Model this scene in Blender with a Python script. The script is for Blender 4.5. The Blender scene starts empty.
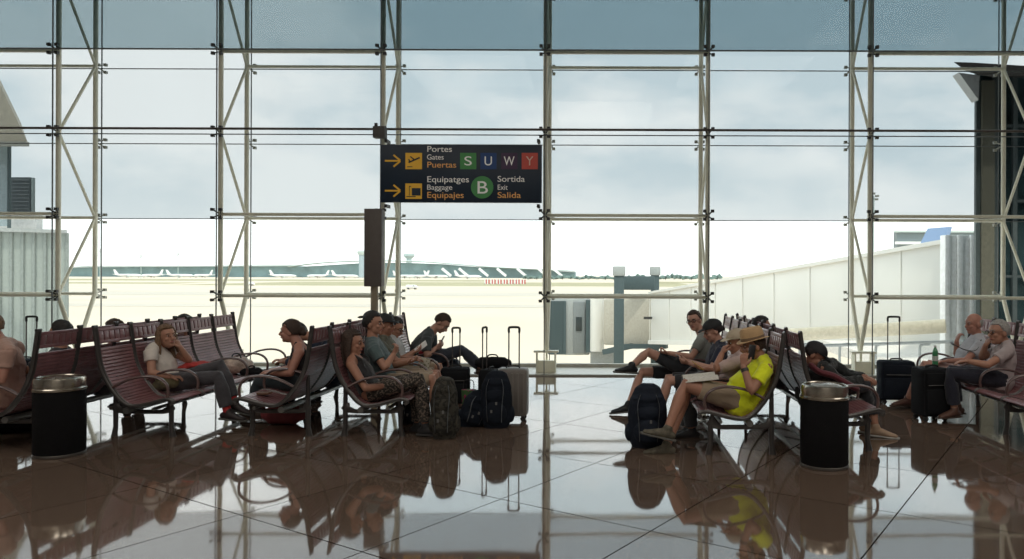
import bpy, bmesh, math, random
from mathutils import Vector, Matrix, Quaternion
random.seed(7)
PI = math.pi
V = Vector
sc = bpy.context.scene
COL = sc.collection
ROLL = 0.0033
F = 750.0

def P(px, py, Y):
    """point in the hall for a sight line through a photo pixel, at depth Y"""
    q = py - (px - 604) * ROLL
    return V(((px - 604) / F * Y, Y, 1.6 - (q - 275) * Y / F))

# ------------------------------------------------------------------ materials
MATS = {}
def mat(name, col, rough=0.6, metal=0.0, spec=0.5, var=0.12, scale=12, bump=0.0, bscale=60, coat=0.0, emit=0.0, sheen=0.0):
    if name in MATS: return MATS[name]
    m = bpy.data.materials.new(name); m.use_nodes = True
    nt = m.node_tree; b = nt.nodes['Principled BSDF']
    b.inputs['Roughness'].default_value = rough
    b.inputs['Metallic'].default_value = metal
    b.inputs['Specular IOR Level'].default_value = spec
    b.inputs['Coat Weight'].default_value = coat
    b.inputs['Sheen Weight'].default_value = sheen
    tc = nt.nodes.new('ShaderNodeTexCoord')
    n = nt.nodes.new('ShaderNodeTexNoise'); n.inputs['Scale'].default_value = scale; n.inputs['Detail'].default_value = 4
    nt.links.new(tc.outputs['Object'], n.inputs['Vector'])
    r = nt.nodes.new('ShaderNodeValToRGB')
    c = V(col[:3])
    r.color_ramp.elements[0].position = .3; r.color_ramp.elements[1].position = .7
    r.color_ramp.elements[0].color = (*(c * (1 - var)), 1)
    r.color_ramp.elements[1].color = (*[min(1, x * (1 + var)) for x in c], 1)
    nt.links.new(n.outputs['Fac'], r.inputs['Fac']); nt.links.new(r.outputs['Color'], b.inputs['Base Color'])
    if emit:
        nt.links.new(r.outputs['Color'], b.inputs['Emission Color']); b.inputs['Emission Strength'].default_value = emit
    if bump:
        n2 = nt.nodes.new('ShaderNodeTexNoise'); n2.inputs['Scale'].default_value = bscale; n2.inputs['Detail'].default_value = 3
        nt.links.new(tc.outputs['Object'], n2.inputs['Vector'])
        bp = nt.nodes.new('ShaderNodeBump'); bp.inputs['Strength'].default_value = bump; bp.inputs['Distance'].default_value = .02
        nt.links.new(n2.outputs['Fac'], bp.inputs['Height']); nt.links.new(bp.outputs['Normal'], b.inputs['Normal'])
    MATS[name] = m
    return m

def pattern_mat(name, c1, c2, scale, thr=.5, rough=.85):
    m = mat(name, c1, rough, bump=.3, bscale=25)
    nt = m.node_tree
    n = [x for x in nt.nodes if x.type == 'TEX_NOISE'][0]; r = [x for x in nt.nodes if x.type == 'VALTORGB'][0]
    n.inputs['Scale'].default_value = scale; n.inputs['Detail'].default_value = 2
    r.color_ramp.interpolation = 'CONSTANT'
    r.color_ramp.elements[0].position = 0; r.color_ramp.elements[0].color = (*c1, 1)
    r.color_ramp.elements[1].position = thr; r.color_ramp.elements[1].color = (*c2, 1)
    return m

def glass_mat(name, tint, refl=0.004):
    m = bpy.data.materials.new(name); m.use_nodes = True; nt = m.node_tree
    nt.nodes.clear()
    o = nt.nodes.new('ShaderNodeOutputMaterial')
    t = nt.nodes.new('ShaderNodeBsdfTransparent'); g = nt.nodes.new('ShaderNodeBsdfGlossy'); g.inputs['Roughness'].default_value = .02
    n = nt.nodes.new('ShaderNodeTexNoise'); n.inputs['Scale'].default_value = .35
    tc = nt.nodes.new('ShaderNodeTexCoord'); nt.links.new(tc.outputs['Object'], n.inputs['Vector'])
    r = nt.nodes.new('ShaderNodeValToRGB')
    r.color_ramp.elements[0].color = (*[x * .97 for x in tint], 1); r.color_ramp.elements[1].color = (*tint, 1)
    nt.links.new(n.outputs['Fac'], r.inputs['Fac']); nt.links.new(r.outputs['Color'], t.inputs['Color'])
    mx = nt.nodes.new('ShaderNodeMixShader'); mx.inputs['Fac'].default_value = refl
    nt.links.new(t.outputs[0], mx.inputs[1]); nt.links.new(g.outputs[0], mx.inputs[2])
    nt.links.new(mx.outputs[0], o.inputs['Surface'])
    return m

# ------------------------------------------------------------------ mesh builder
class MB:
    def __init__(s): s.v = []; s.f = []
    def add(s, vs, fs):
        k = len(s.v); s.v += [V(x) for x in vs]; s.f += [tuple(i + k for i in f) for f in fs]; return s
    def box(s, c, d, M=None):
        x, y, z = [q / 2 for q in d]
        vs = [V((a * x, b * y, e * z)) for a in (-1, 1) for b in (-1, 1) for e in (-1, 1)]
        if M is not None: vs = [M @ p for p in vs]
        vs = [p + V(c) for p in vs]
        return s.add(vs, [(0, 1, 3, 2), (4, 6, 7, 5), (0, 4, 5, 1), (2, 3, 7, 6), (0, 2, 6, 4), (1, 5, 7, 3)])
    def bar(s, a, b, w, h, up=(0, 0, 1)):
        a, b = V(a), V(b); t = (b - a); L = t.length; t.normalize()
        u = V(up)
        if abs(u.dot(t)) > .98: u = V((1, 0, 0))
        l = u.cross(t).normalized(); u = t.cross(l)
        M = Matrix((t, l, u)).transposed()
        return s.box((a + b) / 2, (L, w, h), M)
    def loft(s, pts, rad, lat=None, n=12, caps='round', closed=False):
        pts = [V(p) for p in pts]; m = len(pts)
        rad = [(r, r) if not isinstance(r, (tuple, list)) else r for r in (rad if isinstance(rad, list) else [rad] * m)]
        tang = []
        for i in range(m):
            if closed: t = pts[(i + 1) % m] - pts[i - 1]
            else: t = pts[min(i + 1, m - 1)] - pts[max(i - 1, 0)]
            if t.length < 1e-9: t = V((0, 0, 1))
            tang.append(t.normalized())
        frames = []
        prev = V(lat) if lat is not None else None
        if prev is None:
            prev = V((0, 1, 0)) if abs(tang[0].y) < .9 else V((1, 0, 0))
        for t in tang:
            base = V(lat) if lat is not None else prev
            l = base - base.dot(t) * t
            if l.length < 1e-4: l = prev - prev.dot(t) * t
            if l.length < 1e-4: l = t.orthogonal()
            l.normalize(); frames.append((l, t.cross(l))); prev = l
        P_, R_, Fr = list(pts), list(rad), list(frames)
        if caps == 'round' and not closed:
            for end in (0, 1):
                i = 0 if end == 0 else m - 1
                sg = -1 if end == 0 else 1
                ra, rb = rad[i]; r = min(ra, rb)
                ext = []
                for a in (35, 65):
                    aa = math.radians(a)
                    ext.append((pts[i] + tang[i] * sg * r * math.sin(aa), (ra * math.cos(aa), rb * math.cos(aa)), frames[i]))
                if end == 0:
                    for e in ext: P_.insert(0, e[0]); R_.insert(0, e[1]); Fr.insert(0, e[2])
                else:
                    for e in ext: P_.append(e[0]); R_.append(e[1]); Fr.append(e[2])
        vs = []
        for p, (ra, rb), (l, u) in zip(P_, R_, Fr):
            for j in range(n):
                a = 2 * PI * j / n
                vs.append(p + l * (ra * math.cos(a)) + u * (rb * math.sin(a)))
        fs = []; M = len(P_)
        for i in range(M if closed else M - 1):
            for j in range(n):
                a = i * n + j; b = i * n + (j + 1) % n; c = ((i + 1) % M) * n + (j + 1) % n; d = ((i + 1) % M) * n + j
                fs.append((a, b, c, d))
        if not closed:
            fs.append(tuple(reversed(range(n)))); fs.append(tuple((M - 1) * n + j for j in range(n)))
        return s.add(vs, fs)
    def cyl(s, a, b, r, n=12): return s.loft([a, b], [r, r] if not isinstance(r, list) else r, n=n, caps='flat')
    def ell(s, c, r, M=None, nu=16, nv=10):
        vs = [V((0, 0, r[2]))]
        for i in range(1, nv):
            th = PI * i / nv
            for j in range(nu):
                a = 2 * PI * j / nu
                vs.append(V((r[0] * math.sin(th) * math.cos(a), r[1] * math.sin(th) * math.sin(a), r[2] * math.cos(th))))
        vs.append(V((0, 0, -r[2])))
        if M is not None: vs = [M @ p for p in vs]
        vs = [p + V(c) for p in vs]
        fs = []
        for j in range(nu): fs.append((0, 1 + j, 1 + (j + 1) % nu))
        for i in range(nv - 2):
            for j in range(nu):
                a = 1 + i * nu + j; b = 1 + i * nu + (j + 1) % nu
                fs.append((a, a + nu, b + nu, b))
        e = len(vs) - 1; k = 1 + (nv - 2) * nu
        for j in range(nu): fs.append((k + j, e, k + (j + 1) % nu))
        return s.add(vs, fs)
    def lathe(s, prof, c=(0, 0, 0), n=32, M=None):
        vs = []
        for r, z in prof:
            for j in range(n):
                a = 2 * PI * j / n; p = V((r * math.cos(a), r * math.sin(a), z))
                if M is not None: p = M @ p
                vs.append(p + V(c))
        fs = []
        for i in range(len(prof) - 1):
            for j in range(n):
                a = i * n + j; b = i * n + (j + 1) % n
                fs.append((a, b, b + n, a + n))
        fs.append(tuple(reversed(range(n)))); fs.append(tuple((len(prof) - 1) * n + j for j in range(n)))
        return s.add(vs, fs)
    def prism(s, poly, ext):
        """poly: list of 3-D points, ext: extrusion vector"""
        n = len(poly); vs = [V(p) for p in poly] + [V(p) + V(ext) for p in poly]
        fs = [tuple(range(n)), tuple(reversed(range(n, 2 * n)))]
        for i in range(n): fs.append((i, i + n, (i + 1) % n + n, (i + 1) % n))
        return s.add(vs, fs)
    def mesh(s, name, fix=True):
        me = bpy.data.meshes.new(name); me.from_pydata([tuple(p) for p in s.v], [], s.f)
        if fix:
            bm = bmesh.new(); bm.from_mesh(me); bmesh.ops.recalc_face_normals(bm, faces=bm.faces); bm.to_mesh(me); bm.free()
        return me
    def build(s, name, m, parent=None, org=None, smooth=True, bevel=0.0, voxel=0.0, iters=2, disp=0.0, dscale=.06, sub=0):
        """one mesh object; org = world origin subtracted from the vertices"""
        q = parent
        while q is not None and 'org' not in q: q = q.parent
        o_ = V(org) if org is not None else (V(q['org']) if q is not None else V((0, 0, 0)))
        s.v = [p - o_ for p in s.v]
        me = s.mesh(name); o = bpy.data.objects.new(name, me); COL.objects.link(o)
        mods = False
        if bevel:
            b = o.modifiers.new('b', 'BEVEL'); b.width = bevel; b.segments = 2; b.limit_method = 'ANGLE'; b.angle_limit = math.radians(40); mods = True
        if voxel:
            r = o.modifiers.new('r', 'REMESH'); r.mode = 'VOXEL'; r.voxel_size = voxel; mods = True
            if iters:
                q = o.modifiers.new('s', 'SMOOTH'); q.factor = .5; q.iterations = iters
        if sub:
            q = o.modifiers.new('u', 'SUBSURF'); q.levels = sub; q.render_levels = sub; mods = True
        if disp:
            t = bpy.data.textures.new('folds', 'CLOUDS'); t.noise_scale = dscale; t.noise_depth = 2
            d = o.modifiers.new('d', 'DISPLACE'); d.texture = t; d.strength = disp; d.mid_level = .5; mods = True
        if mods:
            dg = bpy.context.evaluated_depsgraph_get()
            me2 = bpy.data.meshes.new_from_object(o.evaluated_get(dg)); o.modifiers.clear(); o.data = me2
            bpy.data.meshes.remove(me); me = me2; me.name = name
        me.materials.clear(); me.materials.append(m)
        if smooth:
            me.polygons.foreach_set('use_smooth', [True] * len(me.polygons))
            if not voxel and not sub:
                try: me.set_sharp_from_angle(angle=math.radians(42))
                except Exception: pass
        if parent is not None: o.parent = parent
        else: o.location = o_
        return o

def tag(o, label=None, cat=None, group=None, kind=None):
    if label: o['label'] = label
    if cat: o['category'] = cat
    if group: o['group'] = group
    if kind: o['kind'] = kind
    return o
def thing(name, loc, label, cat, group=None, kind=None):
    o = bpy.data.objects.new(name, None); COL.objects.link(o); o.location = loc; o['org'] = tuple(loc); o.empty_display_size = .1
    return tag(o, label, cat, group, kind)
def copy_tree(o, parent=None):
    c = o.copy(); COL.objects.link(c)
    if parent is not None: c.parent = parent
    for ch in list(o.children): copy_tree(ch, c)
    return c
def struct(o): o['kind'] = 'structure'; return o
def lerp(a, b, t): return V(a) * (1 - t) + V(b) * t
def smooth_path(pts, k=4):
    pts = [V(p) for p in pts]; out = []
    for i in range(len(pts) - 1):
        p0 = pts[max(i - 1, 0)]; p1 = pts[i]; p2 = pts[i + 1]; p3 = pts[min(i + 2, len(pts) - 1)]
        for j in range(k):
            t = j / k
            out.append(.5 * ((2 * p1) + (p2 - p0) * t + (2 * p0 - 5 * p1 + 4 * p2 - p3) * t * t + (3 * p1 - p0 - 3 * p2 + p3) * t ** 3))
    out.append(pts[-1]); return out

# ------------------------------------------------------------------ camera
cam = bpy.data.cameras.new('camera'); co = bpy.data.objects.new('camera', cam); COL.objects.link(co)
cam.sensor_width = 36; cam.lens = F / 1024 * 36
cam.shift_x = -92 / 1024; cam.shift_y = -4.5 / 1024
cam.clip_end = 6000; cam.clip_start = .05
co.matrix_world = Matrix.Translation((0, 0, 1.6)) @ Matrix.Rotation(PI / 2, 4, 'X') @ Matrix.Rotation(ROLL, 4, 'Z')
sc.camera = co

# ------------------------------------------------------------------ world: hazy bright sky with clouds
w = bpy.data.worlds.new('sky'); sc.world = w; w.use_nodes = True; nt = w.node_tree
bg = nt.nodes['Background']
tc = nt.nodes.new('ShaderNodeTexCoord'); mp = nt.nodes.new('ShaderNodeMapping'); mp.inputs['Scale'].default_value = (1, 1, 2.2)
mp.inputs['Location'].default_value = (.35, .1, .2)
n = nt.nodes.new('ShaderNodeTexNoise'); n.inputs['Scale'].default_value = 3.4; n.inputs['Detail'].default_value = 7; n.inputs['Roughness'].default_value = .52
nt.links.new(tc.outputs['Generated'], mp.inputs['Vector']); nt.links.new(mp.outputs[0], n.inputs['Vector'])
r = nt.nodes.new('ShaderNodeValToRGB'); r.color_ramp.elements[0].position = .42; r.color_ramp.elements[1].position = .57
r.color_ramp.elements[0].color = (.68, .77, .82, 1); r.color_ramp.elements[1].color = (1, 1, 1, 1)
nt.links.new(n.outputs['Fac'], r.inputs['Fac'])
sx = nt.nodes.new('ShaderNodeSeparateXYZ'); nt.links.new(tc.outputs['Generated'], sx.inputs[0])
r2 = nt.nodes.new('ShaderNodeValToRGB')   # haze: white near the horizon, bluer overhead
r2.color_ramp.elements[0].position = .0; r2.color_ramp.elements[0].color = (0, 0, 0, 1)
r2.color_ramp.elements[1].position = .16; r2.color_ramp.elements[1].color = (1, 1, 1, 1)
nt.links.new(sx.outputs['Z'], r2.inputs['Fac'])
mx = nt.nodes.new('ShaderNodeMix'); mx.data_type = 'RGBA'
mx.inputs[6].default_value = (1, 1, .99, 1)
nt.links.new(r2.outputs['Color'], mx.inputs[0]); nt.links.new(r.outputs['Color'], mx.inputs[7])
r3 = nt.nodes.new('ShaderNodeValToRGB'); r3.color_ramp.elements[0].position = .27; r3.color_ramp.elements[0].color = (1, 1, 1, 1)
r3.color_ramp.elements[1].position = .42; r3.color_ramp.elements[1].color = (.94, .98, 1, 1)
nt.links.new(sx.outputs['Z'], r3.inputs['Fac'])
mu = nt.nodes.new('ShaderNodeMix'); mu.data_type = 'RGBA'; mu.blend_type = 'MULTIPLY'; mu.inputs[0].default_value = 1
nt.links.new(mx.outputs[2], mu.inputs[6]); nt.links.new(r3.outputs['Color'], mu.inputs[7])
nt.links.new(mu.outputs[2], bg.inputs['Color']); bg.inputs['Strength'].default_value = 1.9

sc.view_settings.view_transform = 'Standard'; sc.view_settings.look = 'None'; sc.view_settings.exposure = 0
sc.cycles.transparent_max_bounces = 16; sc.cycles.max_bounces = 8; sc.cycles.use_denoising = True

sun = bpy.data.lights.new('sun', 'SUN'); so = bpy.data.objects.new('sun', sun); COL.objects.link(so)
sun.energy = 2.0; sun.angle = .02; sun.color = (1, .93, .82)
so.rotation_euler = V((-0.15, 0.8, -1.7)).to_track_quat('-Z', 'Y').to_euler()
for i, (x, y, e, s) in enumerate([(-4, 1.5, 170, 3.5), (4, 1.5, 170, 3.5), (-8, 6, 80, 3.5), (7, 6, 80, 3.5), (0, -4, 220, 3.5)]):  # added area lamps below the ceiling, unseen fill for the hall interior
    L = bpy.data.lights.new('fill_light', 'AREA'); o = bpy.data.objects.new('fill_light', L); COL.objects.link(o)
    L.energy = e; L.size = s; L.color = (1, .93, .84); o.location = (x, y, 7.6)

# ------------------------------------------------------------------ room shell
def floor_mat():
    m = bpy.data.materials.new('polished granite'); m.use_nodes = True; nt = m.node_tree; b = nt.nodes['Principled BSDF']
    tc = nt.nodes.new('ShaderNodeTexCoord'); sp = nt.nodes.new('ShaderNodeSeparateXYZ')
    rot = nt.nodes.new('ShaderNodeMapping'); rot.vector_type = 'POINT'
    ang = math.radians(57.3)
    rot.inputs['Rotation'].default_value = (0, 0, -ang)   # x' runs along the long joints
    nt.links.new(tc.outputs['Object'], rot.inputs['Vector']); nt.links.new(rot.outputs[0], sp.inputs[0])
    def math_(op, a, bb=None):
        q = nt.nodes.new('ShaderNodeMath'); q.operation = op
        for i, x in enumerate((a, bb)):
            if x is None: continue
            if isinstance(x, (int, float)): q.inputs[i].default_value = x
            else: nt.links.new(x, q.inputs[i])
        return q.outputs[0]
    def joint(sock, off):
        u = math_('DIVIDE', math_('ADD', sock, off), 1.22)
        fr = math_('FRACT', u)
        d = math_('ABSOLUTE', math_('SUBTRACT', fr, .5))
        return math_('GREATER_THAN', d, .5 - .0036), math_('FLOOR', u)
    j1, c1 = joint(sp.outputs['X'], -5.326 + 122)
    j2, c2 = joint(sp.outputs['Y'], -2.283 + 122)
    jn = math_('MAXIMUM', j1, j2)
    cb = nt.nodes.new('ShaderNodeCombineXYZ'); nt.links.new(c1, cb.inputs[0]); nt.links.new(c2, cb.inputs[1])
    wn = nt.nodes.new('ShaderNodeTexWhiteNoise'); nt.links.new(cb.outputs[0], wn.inputs['Vector'])
    n1 = nt.nodes.new('ShaderNodeTexNoise'); n1.inputs['Scale'].default_value = 90; n1.inputs['Detail'].default_value = 3
    nt.links.new(tc.outputs['Object'], n1.inputs['Vector'])
    r = nt.nodes.new('ShaderNodeValToRGB'); r.color_ramp.elements[0].position = .35; r.color_ramp.elements[1].position = .68
    r.color_ramp.elements[0].color = (.075, .052, .040, 1); r.color_ramp.elements[1].color = (.22, .155, .115, 1)
    nt.links.new(n1.outputs['Fac'], r.inputs['Fac'])
    hs = nt.nodes.new('ShaderNodeHueSaturation'); nt.links.new(r.outputs['Color'], hs.inputs['Color'])
    nt.links.new(math_('ADD', math_('MULTIPLY', wn.outputs['Value'], .3), .85), hs.inputs['Value'])
    mx = nt.nodes.new('ShaderNodeMix'); mx.data_type = 'RGBA'; mx.inputs[7].default_value = (.012, .01, .009, 1)
    nt.links.new(jn, mx.inputs[0]); nt.links.new(hs.outputs[0], mx.inputs[6])
    nt.links.new(mx.outputs[2], b.inputs['Base Color'])
    nt.links.new(math_('SUBTRACT', .5, math_('MULTIPLY', jn, .5)), b.inputs['Specular IOR Level'])
    b.inputs['Roughness'].default_value = .07
    b.inputs['IOR'].default_value = 3.3; b.inputs['Specular IOR Level'].default_value = .5
    n2 = nt.nodes.new('ShaderNodeTexNoise'); n2.inputs['Scale'].default_value = 5; nt.links.new(tc.outputs['Object'], n2.inputs['Vector'])
    rr = nt.nodes.new('ShaderNodeMapRange'); rr.inputs['To Min'].default_value = .03; rr.inputs['To Max'].default_value = .06
    nt.links.new(n2.outputs['Fac'], rr.inputs['Value'])
    nt.links.new(math_('ADD', rr.outputs[0], math_('MULTIPLY', jn, .4)), b.inputs['Roughness'])
    n3 = nt.nodes.new('ShaderNodeTexNoise'); n3.inputs['Scale'].default_value = 1.6; nt.links.new(tc.outputs['Object'], n3.inputs['Vector'])
    bp = nt.nodes.new('ShaderNodeBump'); bp.inputs['Strength'].default_value = .04; bp.inputs['Distance'].default_value = .02
    nt.links.new(n3.outputs['Fac'], bp.inputs['Height']); nt.links.new(bp.outputs['Normal'], b.inputs['Normal'])
    return m
M_wall = mat('hall wall', (.33, .31, .29), .8)
M_ceil = mat('ceiling', (.45, .43, .40), .8)
M_steel = mat('cream painted steel', (.84, .81, .67), .45, var=.05)
M_dark = mat('dark fitting', (.035, .035, .033), .5)
M_fit = mat('grey fitting', (.30, .30, .26), .5)
M_seal = mat('grey seal', (.12, .13, .13), .6)
M_trim = mat('pale stone trim', (.62, .60, .55), .35)
HX = 15.2
struct(MB().box((0, 1.95, -.1), (2 * HX, 19.9, .2)).build('floor', floor_mat(), smooth=False))
struct(MB().box((0, 2.5, 8.2), (2 * HX + .4, 21.4, .2)).build('ceiling', M_ceil, smooth=False))
struct(MB().box((0, -8.1, 4.05), (2 * HX + .4, .2, 8.1)).build('wall_back', M_wall, smooth=False))
struct(MB().box((-HX - .1, 2.5, 4.05), (.2, 21, 8.1)).build('wall_left', M_wall, smooth=False))
struct(MB().box((HX + .1, 2.5, 4.05), (.2, 21, 8.1)).build('wall_right', M_wall, smooth=False))
struct(MB().box((0, 12.52, -.15), (2 * HX, 1.24, .3)).build('trim_1', M_trim, smooth=False))
struct(MB().box((0, 13.04, .03), (2 * HX, .12, .06)).build('trim_2', mat('sill', (.40, .38, .33), .5), smooth=False))
struct(MB().box((0, 11.87, .012), (2 * HX, .05, .024)).build('trim_3', M_fit, smooth=False))

# ------------------------------------------------------------------ facade
G_clear = glass_mat('clear glass', (.97, .985, .98)); G_light = glass_mat('lightly tinted glass', (.665, .685, .69))
G_tint = glass_mat('blue tinted glass', (.60, .67, .69))
G_in = glass_mat('clear inner glass', (.98, .99, .985))
row = lambda k: 1.25 + 1.302 * (k - 1)
chx = lambda k: -0.944 + 2.597 * k
YN, YF, YI, YO = 12.0, 12.87, 11.87, 13.03
KS = range(-5, 6)
wn_ = 0
for k in range(-5, 5):
    x0, x1 = chx(k) + .006, chx(k + 1) - .006
    wn_ += 1
    t = thing('window_%d' % wn_, (x0, YI, 0), None, None, kind='structure')
    MB().box(((x0 + x1) / 2, YI, row(4) / 2), (x1 - x0, .016, row(4) - .01)).build('glass_pane', G_in, t, smooth=False)
    MB().box(((x0 + x1) / 2, YI, (row(4) + 8.1) / 2), (x1 - x0, .016, 8.1 - row(4) - .01)).build('glass_pane', G_tint, t, smooth=False)
    MB().box(((x0 + x1) / 2, YO, row(2) / 2), (x1 - x0, .016, row(2) - .01)).build('glass_pane', G_clear, t, smooth=False)
    MB().box(((x0 + x1) / 2, YO, (row(2) + 8.1) / 2), (x1 - x0, .016, 8.1 - row(2) - .01)).build('glass_pane', G_light, t, smooth=False)
    m = MB()
    for Y in (YI, YO): m.box((x1 + .006, Y, 4.05), (.014, .018, 8.1))
    for j in (2, 3, 4, 5, 6):
        m.box(((x0 + x1) / 2, YO, row(j)), (x1 - x0, .018, .014))
        if j in (4, 6): m.box(((x0 + x1) / 2, YI, row(j)), (x1 - x0, .018, .022))
    m.build('seal', M_seal, t, smooth=False)
where = {-5: 'x', -4: 'beyond the left edge', -3: 'leftmost, before the ribbed building', -2: 'second from left, behind empty seats',
         -1: 'at the left end of the hanging sign', 0: 'at the right end of the sign', 1: 'right of centre, behind the seated man in grey',
         2: 'behind the tall upright black suitcase', 3: 'rightmost, before the dark glass tower', 4: 'beyond the right edge', 5: 'far out beyond the right edge'}
for k in KS:
    if k in (-5, 5): continue
    x = chx(k)
    t = thing('facade_truss', (x, 12.43, 0), 'cream steel glass-wall truss ' + where[k], 'truss', 'facade trusses')
    MB().cyl((x, YN, row(1) - .05), (x, YN, 8.1), .038, 14).build('post', M_steel, t)
    MB().cyl((x, YF, row(1) - .05), (x, YF, 8.1), .038, 14).build('post', M_steel, t)
    seq = [(YN, row(1)), (YF, row(2)), (YN, row(3)), (YF, row(4)), (YN, row(5)), (YF, row(6))]
    for a, b in zip(seq, seq[1:]):
        MB().cyl((x, a[0], a[1]), (x, b[0], b[1]), .024, 10).build('diagonal', M_steel, t)
    foot = (x, 12.43, .33)
    MB().cyl((x, YN, row(1)), foot, .034, 12).build('diagonal', M_steel, t)
    MB().cyl((x, YF, row(1)), foot, .034, 12).build('diagonal', M_steel, t)
    m = MB()
    for sx_ in (-.15, .15): m.box((x + sx_, 12.3, .17), (.022, .18, .34))
    m.box((x, 12.3, .345), (.40, .14, .03)); m.box((x, 12.3, .10), (.30, .10, .19)); m.box((x, 12.4, .2), (.03, .03, .3))
    m.build('foot_bracket', M_steel, t, smooth=False)
    for pl, Y, mt, pc in (('n', YI, M_dark, YN), ('f', YO, M_fit, YF)):
        for j in range(1, 7):
            m = MB(); z = row(j)
            for dx in (-.062, .062):
                for dz in (-.065, .065):
                    m.box((x + dx, Y, z + dz), (.05, .05, .045)); m.bar((x + dx, Y, z + dz), (x, pc, z), .018, .018)
            m.build('glass_clamp', mt, t, smooth=False)
for k in range(-5, 5):
    if k % 2: continue
    for Y, js in ((YN, (1, 2, 4)), (YF, (1, 2, 4))):
        for j in js:
            o = MB().cyl((chx(k) + .03, Y, row(j)), (chx(k + 1) - .03, Y, row(j)), .027, 12).build('trim_%d' % (10 + j), M_steel); struct(o)
struct(MB().cyl((-HX, 11.80, row(3) + .03), (HX, 11.80, row(3) + .03), .019, 10).build('trim_20', mat('bronze rail', (.07, .055, .045), .4)))
struct(MB().cyl((-HX, 11.84, row(3) - .05), (HX, 11.84, row(3) - .05), .009, 8).build('trim_21', M_seal))

# ------------------------------------------------------------------ sign
YS = 11.70
sgn = thing('hanging_sign', P(460, 174, YS), 'dark navy airport wayfinding sign with yellow arrows, hung across the glass wall', 'sign')
M_navy = mat('sign navy', (.011, .028, .055), .45, var=.03)
M_yel = mat('sign yellow', (.75, .42, .04), .5, var=.03, emit=.12); M_wht = mat('sign white', (.8, .8, .76), .5, var=.02, emit=.12)
M_or = mat('sign orange text', (.78, .40, .13), .5, var=.02, emit=.12)
pa = P(381, 145, YS); pb = P(541.5, 203, YS)
MB().box(((pa.x + pb.x) / 2, YS, (pa.z + pb.z) / 2), (pb.x - pa.x, .07, pa.z - pb.z)).build('panel', M_navy, sgn, bevel=.006)
SF = YS - .037
def sp_(u, v): p = P(360 + u * .2146, 120 + v * .2146, YS); return p
def srect(name, u0, v0, u1, v1, m, d=.004):
    a = sp_(u0, v0); b = sp_(u1, v1)
    return MB().box(((a.x + b.x) / 2, SF - d / 2, (a.z + b.z) / 2), (b.x - a.x, d, a.z - b.z)).build(name, m, sgn, smooth=False)
def text(s, u, v, h, width, m, d=.006, bold=.012, align='LEFT', parent=sgn):
    """h: cap height, width: text width, both in crop pixels"""
    cu = bpy.data.curves.new('lettering', 'FONT'); cu.body = s; cu.extrude = .002; cu.offset = bold * .2; cu.align_x = align
    cu.size = 1
    o = bpy.data.objects.new('lettering', cu); COL.objects.link(o)
    bpy.context.view_layer.update()
    W = max(o.dimensions.x, .01)
    sz = h * .2146 * YS / F / .70
    sxx = width * .2146 * YS / F / W if width else sz
    me = bpy.data.meshes.new_from_object(o.evaluated_get(bpy.context.evaluated_depsgraph_get()))
    bpy.data.objects.remove(o); o = bpy.data.objects.new('lettering', me); COL.objects.link(o)
    me.materials.clear(); me.materials.append(m)
    p = sp_(u, v)
    o.location = V((p.x, SF - d, p.z)) - V(parent['org']); o.rotation_euler = (PI / 2, 0, 0); o.scale = (sxx, sz, 1)
    o.parent = parent
    return o
text('Portes', 312, 150, 27, 114, M_wht); text('Gates', 312, 186, 24, 77, M_wht, bold=0); text('Puertas', 312, 223, 27, 134, M_or)
text('Equipatges', 312, 291, 28, 193, M_wht); text('Baggage', 312, 326, 24, 116, M_wht, bold=0); text('Equipajes', 312, 364, 28, 169, M_or)
text('Sortida', 640, 289, 27, 126, M_wht); text('Exit', 640, 326, 24, 46, M_wht, bold=0); text('Salida', 640, 364, 27, 108, M_or)
for i, (ch, c, u) in enumerate([('S', (.06, .26, .075), 467), ('U', (.012, .05, .17), 561), ('W', (.05, .025, .065), 658), ('Y', (.50, .075, .055), 753)]):
    srect('letter_square', u, 155, u + 75, 231, mat('square ' + ch, c, .5, var=.03, emit=.08))
    text(ch, u + 37, 213, 42, {'S': 34, 'U': 34, 'W': 50, 'Y': 34}[ch], M_wht if ch != 'Y' else mat('pale', (.75, .6, .5), .5), d=.01, align='CENTER')
c = sp_(570, 315)
MB().cyl((c.x, SF, c.z), (c.x, SF - .006, c.z), 52 * .2146 * YS / F, 40).build('letter_disc', mat('disc green', (.06, .26, .08), .5, var=.03, emit=.08), sgn)
text('B', 570, 344, 58, 48, M_wht, d=.012, align='CENTER')
for v in (192, 331):
    m = MB(); a = sp_(118, v); b = sp_(186, v); th = .026
    m.bar((a.x, SF - .003, a.z), (b.x, SF - .003, b.z), .006, th, up=(0, 0, 1))
    for dv in (-27, 27):
        q = sp_(158, v + dv); m.bar((q.x, SF - .004, q.z), (b.x + .012, SF - .004, b.z + (-.004 if dv > 0 else .004)), .006, th, up=(0, 0, 1))
    m.build('arrow', M_yel, sgn, smooth=False)
# departures pictogram
srect('pictogram', 213, 155, 290, 231, M_yel)
m = MB()
def q_(u, v, d=.007): p = sp_(u, v); return V((p.x, SF - d, p.z))
m.bar(q_(228, 200), q_(280, 177), .004, .024); m.bar(q_(228, 185), q_(236, 197), .004, .018); m.bar(q_(236, 172), q_(256, 188), .004, .018)
m.bar(q_(222, 220), q_(246, 220), .004, .012); m.build('pictogram_figure', M_navy, sgn, smooth=False)
srect('pictogram', 213, 297, 290, 369, M_yel)
m = MB(); m.box(q_(264, 336), (.135, .004, .115)); m.box(q_(232, 331), (.006, .004, .15)); m.bar(q_(219, 358), q_(262, 358), .004, .012); m.bar(q_(232, 311), q_(240, 311), .004, .01)
m.build('pictogram_figure', M_navy, sgn, smooth=False)
m = MB()
for px in (386, 538):
    for py in (141, 206): a = P(px, py, YS); m.box((a.x, YS + .06, a.z), (.04, .2, .05))
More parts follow.
